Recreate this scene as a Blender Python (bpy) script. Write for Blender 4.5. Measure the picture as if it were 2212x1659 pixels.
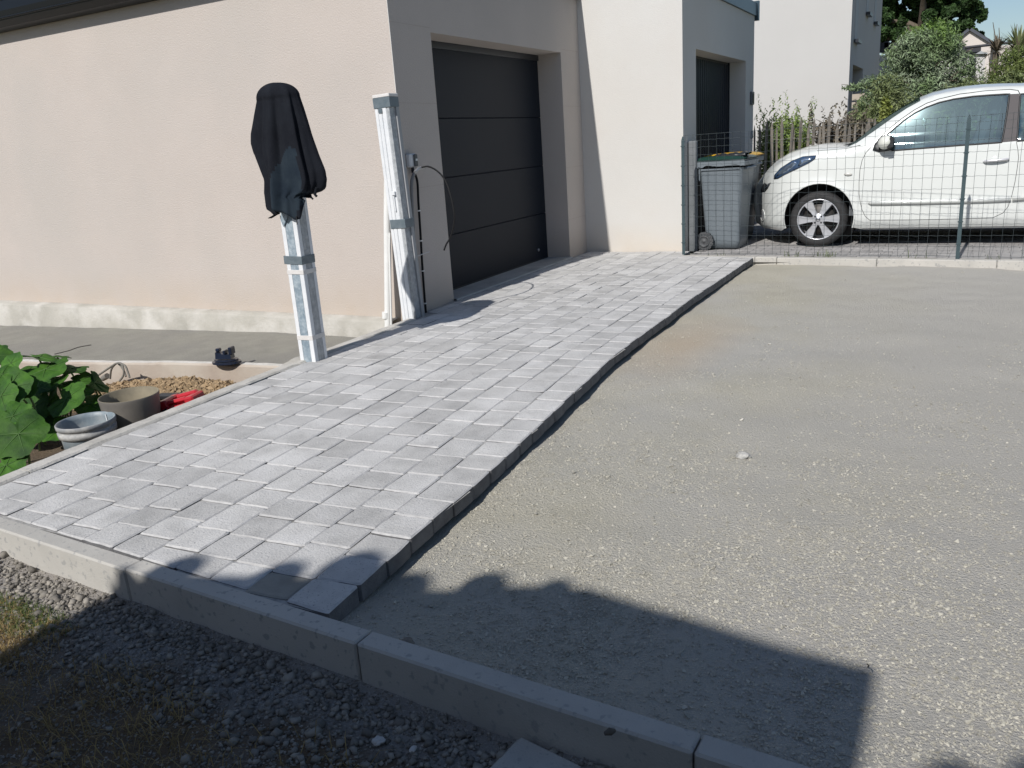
import bpy, math, random
import numpy as np
from mathutils import Vector, Matrix, noise
from mathutils.geometry import delaunay_2d_cdt
random.seed(7); RNG = np.random.default_rng(7)
for o in list(bpy.data.objects): bpy.data.objects.remove(o)
SC = bpy.context.scene; COL = SC.collection

# ---------------------------------------------------------------- camera
F, PIT, ROL, YAW = 1765.41, .2833, -.0696, -.5017
CAM = np.array([3.7751, -5.3896, 1.2539])
def cam_axes():
    cp, sp = math.cos(PIT), math.sin(PIT)
    fw = np.array([math.sin(YAW)*cp, math.cos(YAW)*cp, -sp])
    rt = np.array([math.cos(YAW), -math.sin(YAW), 0]); up = np.cross(rt, fw)
    return rt*math.cos(ROL)+up*math.sin(ROL), -rt*math.sin(ROL)+up*math.cos(ROL), fw
CR, CU, CF = cam_axes()
cd = bpy.data.cameras.new('camera'); cam = bpy.data.objects.new('camera', cd); COL.objects.link(cam)
cd.sensor_fit = 'HORIZONTAL'; cd.sensor_width = 36; cd.lens = F/2212*36; cd.clip_start = .05; cd.clip_end = 2000
m = Matrix.Identity(4)
for i, v in enumerate((CR, CU, -CF)):
    for j in range(3): m[j][i] = v[j]
for j in range(3): m[j][3] = CAM[j]
cam.matrix_world = m; SC.camera = cam

# ---------------------------------------------------------------- light
SUN = Vector((-.088, -1.17, 1)).normalized()
w = bpy.data.worlds.new('World'); SC.world = w; w.use_nodes = True
nt = w.node_tree; bg = nt.nodes['Background']; sky = nt.nodes.new('ShaderNodeTexSky')
sky.sky_type = 'NISHITA'; sky.sun_disc = False; sky.sun_elevation = math.asin(SUN.z)
sky.sun_rotation = math.atan2(SUN.x, SUN.y); sky.air_density = 1.0; sky.dust_density = .6; sky.ozone_density = 2.6
nt.links.new(sky.outputs[0], bg.inputs[0]); bg.inputs[1].default_value = .080
sd = bpy.data.lights.new('sun', 'SUN'); sd.energy = 4.3; sd.angle = math.radians(.6); sd.color = (1, .965, .92)
so = bpy.data.objects.new('sun', sd); COL.objects.link(so); so.rotation_euler = SUN.to_track_quat('Z', 'Y').to_euler()
SC.view_settings.view_transform = 'Standard'; SC.view_settings.look = 'None'
SC.view_settings.exposure = 0.07; SC.view_settings.gamma = 1; SC.view_settings.use_curve_mapping = False
SC.render.engine = 'CYCLES'

# ---------------------------------------------------------------- measuring: a pixel of the survey picture to a point on a plane
def ray(u, v): return CF + CR*(u-1106)/F + CU*(829.5-v)/F
def on(axis, u, v, k):
    d = ray(u, v); t = (k-CAM[axis])/d[axis]; return CAM+d*t
def onx(u, v, k): return on(0, u, v, k)
def ony(u, v, k): return on(1, u, v, k)
def onz(u, v, k): return on(2, u, v, k)

# ---------------------------------------------------------------- materials
def mat(name, c1, c2=None, scale=6, rough=.85, bump=0, bscale=120, metal=0, c3=None, s3=1.2, spec=.5, coat=0, detail=6, tone=0, speck=None, alpha=None, trans=0, sub=0, local=False):
    if name in bpy.data.materials: return bpy.data.materials[name]
    M = bpy.data.materials.new(name); M.use_nodes = True; n = M.node_tree; N = n.nodes; L = n.links
    b = N['Principled BSDF']; b.inputs['Roughness'].default_value = rough; b.inputs['Metallic'].default_value = metal
    b.inputs['Specular IOR Level'].default_value = spec; b.inputs['Coat Weight'].default_value = coat
    if coat: b.inputs['Coat Roughness'].default_value = .04
    b.inputs['Base Color'].default_value = (*c1, 1)
    if local: tc = N.new('ShaderNodeTexCoord'); P = tc.outputs['Object']
    else: g = N.new('ShaderNodeNewGeometry'); P = g.outputs['Position']
    def nz(sc, det=detail, ro=.6):
        t = N.new('ShaderNodeTexNoise'); t.inputs['Scale'].default_value = sc; t.inputs['Detail'].default_value = det
        t.inputs['Roughness'].default_value = ro; L.new(P, t.inputs['Vector']); return t.outputs['Fac']
    def ramp(f, lo, hi):
        r = N.new('ShaderNodeMapRange'); r.inputs[1].default_value = lo; r.inputs[2].default_value = hi; L.new(f, r.inputs[0]); return r.outputs[0]
    def mix(f, a, bcol, mode='MIX'):
        x = N.new('ShaderNodeMix'); x.data_type = 'RGBA'; x.blend_type = mode
        if hasattr(f, 'links'): L.new(f, x.inputs[0])
        else: x.inputs[0].default_value = f
        for k, cc in ((6, a), (7, bcol)):
            if hasattr(cc, 'links'): L.new(cc, x.inputs[k])
            else: x.inputs[k].default_value = (*cc, 1)
        return x.outputs[2]
    col = None
    if c2: col = mix(ramp(nz(scale), .32, .68), c1, c2)
    if c3: col = mix(ramp(nz(s3, 4), .42, .66), col, c3)
    if speck:   # (scale, colour, low, high)
        col = mix(ramp(nz(speck[0], 2, .5), speck[2], speck[3]), col if col is not None else c1, speck[1])
    if tone:
        oi = N.new('ShaderNodeObjectInfo'); at = N.new('ShaderNodeAttribute'); at.attribute_name = 'tone'
        ad = N.new('ShaderNodeMath'); ad.operation = 'ADD'; L.new(oi.outputs['Random'], ad.inputs[0]); L.new(at.outputs['Fac'], ad.inputs[1])
        fr = N.new('ShaderNodeMath'); fr.operation = 'FRACT'; L.new(ad.outputs[0], fr.inputs[0])
        r = N.new('ShaderNodeMapRange'); r.inputs[3].default_value = 1-tone; r.inputs[4].default_value = 1+tone; L.new(fr.outputs[0], r.inputs[0])
        s = N.new('ShaderNodeVectorMath'); s.operation = 'SCALE'; L.new(r.outputs[0], s.inputs['Scale'])
        if col is not None: L.new(col, s.inputs[0])
        else: s.inputs[0].default_value = c1
        col = s.outputs[0]
    if col is not None: L.new(col, b.inputs['Base Color'])
    if bump:
        bn = N.new('ShaderNodeBump'); bn.inputs['Strength'].default_value = 1; bn.inputs['Distance'].default_value = bump
        L.new(nz(bscale, 8, .65), bn.inputs['Height']); L.new(bn.outputs[0], b.inputs['Normal'])
    if alpha is not None: b.inputs['Alpha'].default_value = alpha
    if sub:     # thin leaf: light passes through
        tr = N.new('ShaderNodeBsdfTranslucent'); ms = N.new('ShaderNodeMixShader'); ms.inputs[0].default_value = sub
        if col is not None: L.new(col, tr.inputs[0])
        else: tr.inputs[0].default_value = (*c1, 1)
        L.new(b.outputs[0], ms.inputs[1]); L.new(tr.outputs[0], ms.inputs[2]); L.new(ms.outputs[0], N['Material Output'].inputs[0])
    return M

def glass(name, tint, a):
    M = bpy.data.materials.new(name); M.use_nodes = True; n = M.node_tree; N = n.nodes; L = n.links
    b = N.new('ShaderNodeBsdfGlossy'); b.inputs['Roughness'].default_value = .02; b.inputs['Color'].default_value = (.70, .95, 1, 1)
    tr = N.new('ShaderNodeBsdfTransparent'); tr.inputs[0].default_value = (*tint, 1)
    ms = N.new('ShaderNodeMixShader'); ms.inputs[0].default_value = a
    L.new(b.outputs[0], ms.inputs[2]); L.new(tr.outputs[0], ms.inputs[1]); L.new(ms.outputs[0], N['Material Output'].inputs[0])
    return M

# ---------------------------------------------------------------- mesh helpers
class MB:
    def __init__(s): s.v = []; s.f = []; s.sm = []
    def add(s, v, f, smooth=False):
        k = len(s.v); s.v += [tuple(float(c) for c in p) for p in v]; s.f += [tuple(i+k for i in q) for q in f]; s.sm += [smooth]*len(f); return s
    def box(s, x0, x1, y0, y1, z0, z1, R=None):
        v = [(x, y, z) for z in (z0, z1) for y in (y0, y1) for x in (x0, x1)]
        if R is not None: v = [R @ Vector(p) for p in v]
        return s.add(v, [(0, 2, 3, 1), (4, 5, 7, 6), (0, 1, 5, 4), (2, 6, 7, 3), (0, 4, 6, 2), (1, 3, 7, 5)])
    def bbox(s, x0, x1, y0, y1, z0, z1, r=.01, R=None):   # bevelled box: three crossed inset slabs hull
        v = []; idx = {}
        for a, (X, Xi) in enumerate(((x0, x0+r), (x1, x1-r))):
            for b_, (Y, Yi) in enumerate(((y0, y0+r), (y1, y1-r))):
                for c, (Z, Zi) in enumerate(((z0, z0+r), (z1, z1-r))):
                    for k, p in enumerate(((X, Yi, Zi), (Xi, Y, Zi), (Xi, Yi, Z))): idx[a, b_, c, k] = len(v); v.append(p)
        g = lambda *q: [idx[t] for t in q]; f = []
        for a in (0, 1):
            f.append(g((a, 0, 0, 0), (a, 1, 0, 0), (a, 1, 1, 0), (a, 0, 1, 0))); f.append(g((0, a, 0, 1), (1, a, 0, 1), (1, a, 1, 1), (0, a, 1, 1))); f.append(g((0, 0, a, 2), (1, 0, a, 2), (1, 1, a, 2), (0, 1, a, 2)))
            for b_ in (0, 1):
                f.append(g((a, b_, 0, 0), (a, b_, 1, 0), (a, b_, 1, 1), (a, b_, 0, 1)))
                f.append(g((a, 0, b_, 0), (a, 1, b_, 0), (a, 1, b_, 2), (a, 0, b_, 2)))
                f.append(g((0, a, b_, 1), (1, a, b_, 1), (1, a, b_, 2), (0, a, b_, 2)))
                for c in (0, 1): f.append(g((a, b_, c, 0), (a, b_, c, 1), (a, b_, c, 2)))
        if R is not None: v = [R @ Vector(p) for p in v]
        return s.add(v, f)
    def tube(s, pts, r, n=8, cap=True, smooth=True):
        pts = [Vector([float(c) for c in p]) for p in pts]; rr = r if hasattr(r, '__len__') else [r]*len(pts); v = []; f = []
        up = None
        for i, p in enumerate(pts):
            t = (pts[min(i+1, len(pts)-1)]-pts[max(i-1, 0)]).normalized()
            if up is None: up = t.orthogonal().normalized()
            up = (up-t*up.dot(t)).normalized(); q = t.cross(up)
            for k in range(n):
                a = 2*math.pi*k/n; v.append(p+(up*math.cos(a)+q*math.sin(a))*rr[i])
        for i in range(len(pts)-1):
            for k in range(n): f.append((i*n+k, i*n+(k+1) % n, (i+1)*n+(k+1) % n, (i+1)*n+k))
        s.add(v, f, smooth)
        if cap: s.add(v[:n], [tuple(range(n-1, -1, -1))]); s.add(v[-n:], [tuple(range(n))])
        return s
    def lathe(s, prof, c=(0, 0, 0), n=32, axis='z', smooth=True):
        v = []; f = []
        for r, h in prof:
            for k in range(n):
                a = 2*math.pi*k/n; x, y = r*math.cos(a), r*math.sin(a)
                p = (x, y, h) if axis == 'z' else (x, h, y) if axis == 'y' else (h, x, y)
                v.append((p[0]+c[0], p[1]+c[1], p[2]+c[2]))
        for i in range(len(prof)-1):
            for k in range(n): f.append((i*n+k, i*n+(k+1) % n, (i+1)*n+(k+1) % n, (i+1)*n+k))
        return s.add(v, f, smooth)
    def prism(s, poly, vec, smooth=False):      # closed loop of 3-D points pushed along vec
        n = len(poly); a = [Vector([float(c) for c in p]) for p in poly]; b = [p+Vector(vec) for p in a]
        return s.add(a+b, [tuple(range(n)), tuple(range(2*n-1, n-1, -1))]+[(i, (i+1) % n, n+(i+1) % n, n+i) for i in range(n)], smooth)
    def build(s, name, M, parent=None, recalc=True, at=None):
        me = bpy.data.meshes.new(name); v = s.v
        if at is not None: v = [(p[0]-at[0], p[1]-at[1], p[2]-at[2]) for p in v]
        me.from_pydata(v, [], s.f); me.polygons.foreach_set('use_smooth', s.sm)
        for mm in (M if isinstance(M, (list, tuple)) else [M]): me.materials.append(mm)
        if recalc:
            import bmesh
            bm = bmesh.new(); bm.from_mesh(me); bmesh.ops.recalc_face_normals(bm, faces=bm.faces); bm.to_mesh(me); bm.free()
        me.update(); return link(name, me, parent, at)
def link(name, me, parent=None, at=None):
    o = bpy.data.objects.new(name, me); COL.objects.link(o)
    if at is not None: o.location = at
    if parent is not None: o.parent = parent
    return o
def raw(name, V, T, M, parent=None, smooth=False, tone=None, nv=3):
    """fast mesh from numpy arrays; T is (n, nv) indices"""
    me = bpy.data.meshes.new(name); V = np.asarray(V, np.float32); T = np.asarray(T, np.int32)
    me.vertices.add(len(V)); me.vertices.foreach_set('co', V.ravel()); me.loops.add(T.size); me.loops.foreach_set('vertex_index', T.ravel())
    me.polygons.add(len(T)); me.polygons.foreach_set('loop_start', np.arange(0, T.size, nv, dtype=np.int32)); me.polygons.foreach_set('loop_total', np.full(len(T), nv, np.int32))
    me.polygons.foreach_set('use_smooth', np.full(len(T), smooth)); me.materials.append(M); me.update(calc_edges=True)
    if tone is not None:
        a = me.attributes.new('tone', 'FLOAT', 'POINT'); a.data.foreach_set('value', np.asarray(tone, np.float32))
    return link(name, me, parent)
def tag(o, label=None, cat=None, group=None, kind=None):
    if label: o['label'] = label
    if cat: o['category'] = cat
    if group: o['group'] = group
    if kind: o['kind'] = kind
    return o
def empty(name, loc, label=None, cat=None, group=None, kind=None):
    o = bpy.data.objects.new(name, None); COL.objects.link(o); o.location = [float(c) for c in loc]; o.empty_display_size = .1
    ROOTS[o.name] = Vector([float(c) for c in loc]); return tag(o, label, cat, group, kind)
ROOTS = {}
def part(mb, name, M, root, recalc=True):       # mesh given in world coordinates, stored relative to the root of its thing
    o = mb.build(name, M, None, recalc); q = root
    while q is not None and q.name not in ROOTS: q = q.parent
    off = ROOTS[q.name] if q is not None else Vector((0, 0, 0))
    o.data.transform(Matrix.Translation(-off)); o.parent = root; return o
def rawpart(name, V, T, M, root, **k):
    off = np.array(ROOTS.get(root.name, (0, 0, 0))); return raw(name, np.asarray(V)-off, T, M, root, **k)
def copy_tree(o, parent=None):
    c = o.copy(); COL.objects.link(c)
    if parent is not None: c.parent = parent
    if o.name in ROOTS: ROOTS[c.name] = ROOTS[o.name]
    for ch in list(o.children): copy_tree(ch, c)
    return c
def fbm(x, y, s=1, z=0): return noise.fractal(Vector((x*s, y*s, z)), .8, 2.0, 4)

# ---------------------------------------------------------------- palette
BEIGE = mat('beige_render', (.485, .432, .392), (.51, .457, .417), 1.5, .92, .005, 80, c3=(.465, .425, .39), s3=.6)
WHITE = mat('white_render', (.56, .55, .525), (.585, .575, .55), 1.4, .92, .003, 110, c3=(.56, .535, .50), s3=.5)
WHITE2 = mat('pale_render', (.50, .49, .475), (.52, .51, .495), 1.0, .92, .002, 60)
MORTAR = mat('mortar', (.43, .41, .365), (.345, .33, .29), 3.5, .95, .008, 40, c3=(.52, .50, .46), s3=3)
CONC = mat('concrete', (.46, .445, .41), (.40, .385, .355), 7, .93, .0018, 180, c3=(.50, .48, .44), s3=1.6, speck=(42, (.33, .325, .31), .60, .68))
CONC_FINE = mat('threshold_concrete', (.40, .40, .385), (.29, .295, .285), 5, .9, .003, 60, c3=(.46, .46, .44), s3=2)
PAVER = mat('paver_stone', (.53, .522, .505), (.395, .39, .378), 8, .9, .004, 110, c3=(.57, .563, .55), s3=3.5, tone=.12, speck=(160, (.20, .20, .21), .60, .75))
PAVER_TAN = mat('paver_stone_tan', (.33, .32, .285), (.26, .25, .22), 14, .9, .002, 150, tone=.05)
PEDGE = mat('paver_stone_edge', (.52, .515, .505), (.40, .395, .39), 40, .95, .002, 200, tone=.08)
PSHADE = mat('paver_side_shade', (.17, .17, .175), (.11, .11, .115), 20, .95, .003, 150, tone=.1)  # shade of the side faces put into a darker stone colour
GRIT = mat('grit', (.43, .403, .325), (.465, .438, .36), 2.2, .97, .013, 105, c3=(.435, .42, .38), s3=.55, detail=8, speck=(210, (.52, .50, .45), .58, .72))
GRITS = mat('grit_stone', (.40, .382, .325), None, rough=.95, tone=.24)
def yard_tints(M):    # paler grey fines to the right of the yard, sandy patch spilled beside the paving
    n = M.node_tree; b = n.nodes['Principled BSDF']; src = b.inputs['Base Color'].links[0].from_socket; L = n.links
    g = n.nodes.new('ShaderNodeNewGeometry'); t = n.nodes.new('ShaderNodeTexNoise'); t.inputs['Scale'].default_value = 1.1; t.inputs['Detail'].default_value = 6; L.new(g.outputs['Position'], t.inputs['Vector'])
    sx = n.nodes.new('ShaderNodeSeparateXYZ'); L.new(g.outputs['Position'], sx.inputs[0])
    a = n.nodes.new('ShaderNodeMath'); a.operation = 'MULTIPLY_ADD'; a.inputs[1].default_value = 1.8; L.new(t.outputs['Fac'], a.inputs[0]); L.new(sx.outputs['X'], a.inputs[2])
    r = n.nodes.new('ShaderNodeMapRange'); r.inputs[1].default_value = 3.3; r.inputs[2].default_value = 4.7; r.inputs[4].default_value = .85; L.new(a.outputs[0], r.inputs[0])
    x = n.nodes.new('ShaderNodeMix'); x.data_type = 'RGBA'; L.new(r.outputs[0], x.inputs[0]); L.new(src, x.inputs[6]); x.inputs[7].default_value = (.445, .425, .385, 1)
    d = n.nodes.new('ShaderNodeVectorMath'); d.operation = 'MULTIPLY_ADD'; d.inputs[1].default_value = (1/.42, 1/1.1, 0); d.inputs[2].default_value = (-2.30/.42, .35/1.1, 0); L.new(g.outputs['Position'], d.inputs[0])
    l = n.nodes.new('ShaderNodeVectorMath'); l.operation = 'LENGTH'; L.new(d.outputs[0], l.inputs[0]); q = n.nodes.new('ShaderNodeMath'); q.operation = 'ADD'; L.new(l.outputs['Value'], q.inputs[0]); L.new(t.outputs['Fac'], q.inputs[1])
    r2 = n.nodes.new('ShaderNodeMapRange'); r2.inputs[1].default_value = 1.5; r2.inputs[2].default_value = .6; r2.inputs[4].default_value = .75; L.new(q.outputs[0], r2.inputs[0])
    y = n.nodes.new('ShaderNodeMix'); y.data_type = 'RGBA'; L.new(r2.outputs[0], y.inputs[0]); L.new(x.outputs[2], y.inputs[6]); y.inputs[7].default_value = (.48, .39, .285, 1); L.new(y.outputs[2], b.inputs['Base Color'])
yard_tints(GRIT)
SAND = mat('grey_sand', (.245, .235, .205), (.30, .29, .25), 5, .97, .011, 110, c3=(.24, .23, .21), s3=.9, speck=(120, (.40, .39, .34), .6, .75))
STONES = mat('grey_stone', (.235, .215, .185), None, rough=.9, tone=.42)
DUST0 = mat('stone_dust', (.27, .255, .235), (.22, .205, .185), 3, .97, .010, 90, c3=(.33, .30, .27), s3=1.2, speck=(110, (.40, .38, .35), .58, .72))
SOIL = mat('brown_soil', (.085, .06, .038), (.13, .095, .06), 4, .98, .012, 70, c3=(.06, .043, .03), s3=1.5, speck=(60, (.2, .15, .1), .62, .7))
CRUMB = mat('sandy_crumb', (.36, .26, .155), (.28, .20, .115), 30, .97, .004, 90, tone=.22)
GRASS_D = mat('dry_grass', (.34, .25, .11), None, rough=.9, tone=.35, sub=.3)
GRASS_G = mat('green_grass', (.12, .16, .045), None, rough=.85, tone=.35, sub=.3)
ANTH = mat('anthracite_panel', (.008, .012, .020), (.010, .014, .022), 2, .5, .0006, 260, spec=.18)
ANTH2 = mat('anthracite_metal', (.03, .035, .042), rough=.35, metal=.3, c2=(.035, .04, .05))
BLACKP = mat('black_plastic', (.012, .013, .015), (.02, .021, .024), 20, .45)
RUBBER = mat('rubber', (.018, .018, .019), (.028, .028, .029), 30, .75, .0006, 200)
WPLAST = mat('white_plastic', (.75, .75, .73), (.70, .70, .68), 10, .35)

def dirt_mix():
    M = DUST0.copy(); M.name = 'dust_to_soil'; n = M.node_tree; b = n.nodes['Principled BSDF']; l = b.inputs['Base Color'].links[0]; src = l.from_socket
    a = n.nodes.new('ShaderNodeAttribute'); a.attribute_name = 'dirt'; x = n.nodes.new('ShaderNodeMix'); x.data_type = 'RGBA'; n.links.new(a.outputs['Fac'], x.inputs[0]); n.links.new(src, x.inputs[6])
    g = n.nodes.new('ShaderNodeNewGeometry'); t = n.nodes.new('ShaderNodeTexNoise'); t.inputs['Scale'].default_value = 14; t.inputs['Detail'].default_value = 8; n.links.new(g.outputs['Position'], t.inputs['Vector'])
    r = n.nodes.new('ShaderNodeMix'); r.data_type = 'RGBA'; n.links.new(t.outputs['Fac'], r.inputs[0]); r.inputs[6].default_value = (.075, .050, .028, 1); r.inputs[7].default_value = (.20, .145, .09, 1)
    n.links.new(r.outputs[2], x.inputs[7]); n.links.new(x.outputs[2], b.inputs['Base Color']); return M
DUST = dirt_mix()
# ================================================================ GROUND
def pw(xs, ys, t): return float(np.interp(t, xs, ys))
def xl(y): return pw([-3.6, -3.0, -1.9, -1.4, 0, 3.5], [.245, .205, .155, .145, .145, .145], y)   # left border of the paving
def xr(y): return pw([-3.9, -3.42, -2.85, -1.95, -.9, 1.0, 3.2], [2.275, 2.235, 2.205, 2.125, 2.03, 1.995, 2.01], y)
KY = lambda x: -3.76-.0500*(x-.6)          # back edge line of the near kerb
FY = lambda x: 3.33-.085*(x-1.2)           # line of the far kerb and the wire fence

def sheet(name, x0, x1, y0, y1, step, zf, M, keep=None, kind='structure', parent=None):
    nx = max(2, int((x1-x0)/step)+1); ny = max(2, int((y1-y0)/step)+1)
    X, Y = np.meshgrid(np.linspace(x0, x1, nx), np.linspace(y0, y1, ny)); V = np.array([(a, b, zf(a, b)) for a, b in zip(X.ravel(), Y.ravel())])
    i = np.arange(nx*ny).reshape(ny, nx); Q = np.stack([i[:-1, :-1], i[:-1, 1:], i[1:, 1:], i[1:, :-1]], -1).reshape(-1, 4)
    if keep is not None:
        c = V[Q].mean(1); Q = Q[[bool(keep(a, b)) for a, b in c[:, :2]]]
    o = raw(name, V, Q, M, parent, smooth=True, nv=4)
    if kind: o['kind'] = kind
    return o
# far land to the horizon, under everything
sheet('ground', -400, 400, -60, 900, 40, lambda x, y: -.62, mat('far_ground', (.10, .11, .05), (.14, .13, .07), .05, .95))
def zg(x, y):      # gravel yard
    d = x-xr(y); b = -.072+.013*fbm(x, y, .9)+.007*fbm(x, y, 3.2, 3)+.002*fbm(x, y, 11, 6)-.008*math.exp(-((x-3.05-.12*math.sin(y*.9))/.11)**2)-.008*math.exp(-((x-4.35-.15*math.sin(y*.8+1))/.12)**2)
    return b-.012*math.exp(-max(d, 0)*9)+(.030*max(0, 1-abs(y-KY(x))/.35) if y < -3 else 0)
sheet('gravel_yard', 1.75, 9.0, -4.05, 3.2, .05, zg, GRIT, keep=lambda x, y: y > KY(x)-.03 and y < FY(x)-.03 and x > xr(y)-.2)
def zf_(x, y):     # trench of dust and stones in front of the near kerb
    d = KY(x)-.075-y; return -.118+.018*fbm(x, y, 1.3, 5)+.006*fbm(x, y, 7, 2)-.01*min(d, 1)
gt = sheet('gravel_trench', -3.5, 9, -7.5, -3.55, .05, zf_, DUST, keep=lambda x, y: y < KY(x)-.02)
at_ = gt.data.attributes.new('dirt', 'FLOAT', 'POINT'); at_.data.foreach_set('value', [max(0, min(1, (KY(v.co.x)-.085-v.co.y-.15-.10*fbm(v.co.x, v.co.y, 3, 2))/.10))*max(0, min(1, 1.0+.7*fbm(v.co.x, v.co.y, 2.2, 11))) for v in gt.data.vertices])
def zs(x, y): return -.2+.0256*min(0, x+1.5)+.004*fbm(x, y, 3)
def CY(x): return pw([-12, -3, -1.9, -.55, .1], [-1.75, -1.42, -1.30, -1.10, -1.05], x)   # front edge of the low border
sheet('sand_bed', -12, .12, -1.9, .05, .05, zs, SAND, keep=lambda x, y: y > CY(x)+.02 or x > -.5)
def zp(x, y):
    z = -.40+.02*fbm(x, y, 2.5, 9); d = math.hypot((x+.95)/1.25, (y+1.50)/.42)
    return z+.17*max(0, 1-d)**.8*(1+.25*fbm(x, y, 6))
sheet('planting_soil', -12, .06, -4.2, -1.0, .045, zp, SOIL, keep=lambda x, y: y < CY(x)-.02 if x < .0 else y < -1.3)
# neighbour's drive
sheet('drive_bed', 1.0, 12, 3.1, 12, .5, lambda x, y: -.05, mat('joint_sand', (.20, .19, .17), (.15, .145, .13), 20, .95, .003, 100), keep=lambda x, y: y > FY(x)-.3)
sheet('neighbour_garden_ground', -20, 20, 7.3, 60, 2, lambda x, y: -.10, mat('garden_soil', (.09, .09, .04), (.12, .10, .06), 1, .95))

# ---------------------------------------------------------------- stones (numpy scatter)
OCT = np.array([(1, 0, 0), (-1, 0, 0), (0, 1, 0), (0, -1, 0), (0, 0, 1), (0, 0, -1)], float)
OCF = np.array([(0, 2, 4), (2, 1, 4), (1, 3, 4), (3, 0, 4), (2, 0, 5), (1, 2, 5), (3, 1, 5), (0, 3, 5)])
CUB = np.array([(x, y, z) for z in (-1, 1) for y in (-1, 1) for x in (-1, 1)], float)*.75
CUF = np.array([(0, 2, 3), (0, 3, 1), (4, 5, 7), (4, 7, 6), (0, 1, 5), (0, 5, 4), (2, 6, 7), (2, 7, 3), (0, 4, 6), (0, 6, 2), (1, 3, 7), (1, 7, 5)])
def stones(name, P, S, M, shape='oct', flat=.65, sink=.3, jit=.28, parent=None, spread=1.):
    P = np.asarray(P, float); S = np.asarray(S, float); n = len(P); B, Fc = (OCT, OCF) if shape == 'oct' else (CUB, CUF)
    v = B[None]+RNG.normal(0, jit, (n, len(B), 3)); v *= RNG.uniform(.65, 1.25, (n, 1, 3)); v *= (S/2)[:, None, None]
    q = RNG.normal(size=(n, 4)); q /= np.linalg.norm(q, axis=1)[:, None]; a, b, c, d = q.T
    Rm = np.stack([np.stack([1-2*(c*c+d*d), 2*(b*c-a*d), 2*(b*d+a*c)], -1), np.stack([2*(b*c+a*d), 1-2*(b*b+d*d), 2*(c*d-a*b)], -1), np.stack([2*(b*d-a*c), 2*(c*d+a*b), 1-2*(b*b+c*c)], -1)], 1)
    v = np.einsum('nij,nkj->nki', Rm, v); v[:, :, 2] *= flat; v += P[:, None]; v[:, :, 2] += (S*flat*.5*(1-2*sink))[:, None]
    k = len(B); T = (Fc[None]+np.arange(n)[:, None, None]*k).reshape(-1, 3)
    o = raw(name, v.reshape(-1, 3), T, M, parent, smooth=(name == 'trench_gravel'), tone=np.repeat(RNG.random(n)*spread, k)); o['kind'] = 'stuff'; return o
def scatter(n, x0, x1, y0, y1, zfun, ok, dens=None):
    X = RNG.uniform(x0, x1, n); Y = RNG.uniform(y0, y1, n); out = []
    for a, b in zip(X, Y):
        if ok(a, b) and (dens is None or random.random() < dens(a, b)): out.append((a, b, zfun(a, b)))
    return np.array(out)
def patchy(x, y, s, z=0, lo=-.1, hi=.35): return min(1, max(0.03, (fbm(x, y, s, z)-lo)/(hi-lo)))
inyard = lambda x, y: x > xr(y)+.012 and y > KY(x)+.01 and y < FY(x)-.09
def yd(x, y):
    d = math.hypot(x-CAM[0], y-CAM[1]); near = math.exp(-max(0, d-1.9)*.75)
    return near*(.25+.75*patchy(x, y, 1.5, 4, -.25, .35))*(1 if y < -3.3 or x < 2.9 else .75)
P = scatter(420000, 1.9, 5.6, -4.0, .8, zg, inyard, yd)
stones('loose_grit', P, np.clip(RNG.lognormal(math.log(.0058), .36, len(P)), .0035, .016), GRITS, sink=.3)
P = scatter(900, 1.9, 8, -3.9, 3.0, zg, inyard, lambda x, y: (.15+.85*math.exp(-max(0, x-xr(y))*1.2))*(.4+.6*(y < -3)))
stones('scattered_pebbles', P, np.clip(RNG.lognormal(math.log(.011), .4, len(P)), .007, .028), mat('pebble', (.40, .385, .34), None, rough=.9, tone=.3), 'cube', sink=.25)
def trench_band(x, y):
    d = KY(x)-.08-y                          # distance out from the kerb
    a = math.exp(-((d-.09)/.05)**2)*.55+math.exp(-((d-.25)/.07)**2)*.40+(.30*patchy(x, y, 2.6, 8, -.1, .4) if d > .26 else .08)
    return min(1, a*(1.0 if x > .9 else .85))
P = scatter(34000, .2, 3.9, -4.75, -3.83, zf_, lambda x, y: y < KY(x)-.085, trench_band)
stones('trench_gravel', P, np.clip(RNG.lognormal(math.log(.0125), .36, len(P)), .006, .034), STONES, 'cube', flat=.72, sink=.2, jit=.16)
P = scatter(90000, .2, 3.9, -4.75, -3.8, zf_, lambda x, y: y < KY(x)-.08, lambda x, y: .30+.4*patchy(x, y, 3, 1))
stones('trench_grit', P, np.clip(RNG.lognormal(math.log(.0062), .3, len(P)), .003, .012), STONES, sink=.3)
# soil crumbs in the planting bed
def crumb_ok(x, y): return y < CY(x)-.03 and x < .03
P = scatter(30000, -2.3, .03, -2.1, -1.12, zp, crumb_ok, lambda x, y: max(0, min(1, 1.6*(1-math.hypot((x+1.0)/1.45, (y+1.50)/.50)))))
stones('soil_crumbs', P, np.clip(RNG.lognormal(math.log(.019), .4, len(P)), .008, .045), CRUMB, 'cube', flat=.85, sink=.2)
P = scatter(1500, -.42, .0, -3.5, -2.95, lambda x, y: zp(x, y)+.05, crumb_ok)
stones('soil_crumbs', P, np.clip(RNG.lognormal(math.log(.018), .4, len(P)), .008, .04), CRUMB, 'cube', flat=.85, sink=.2)
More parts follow.
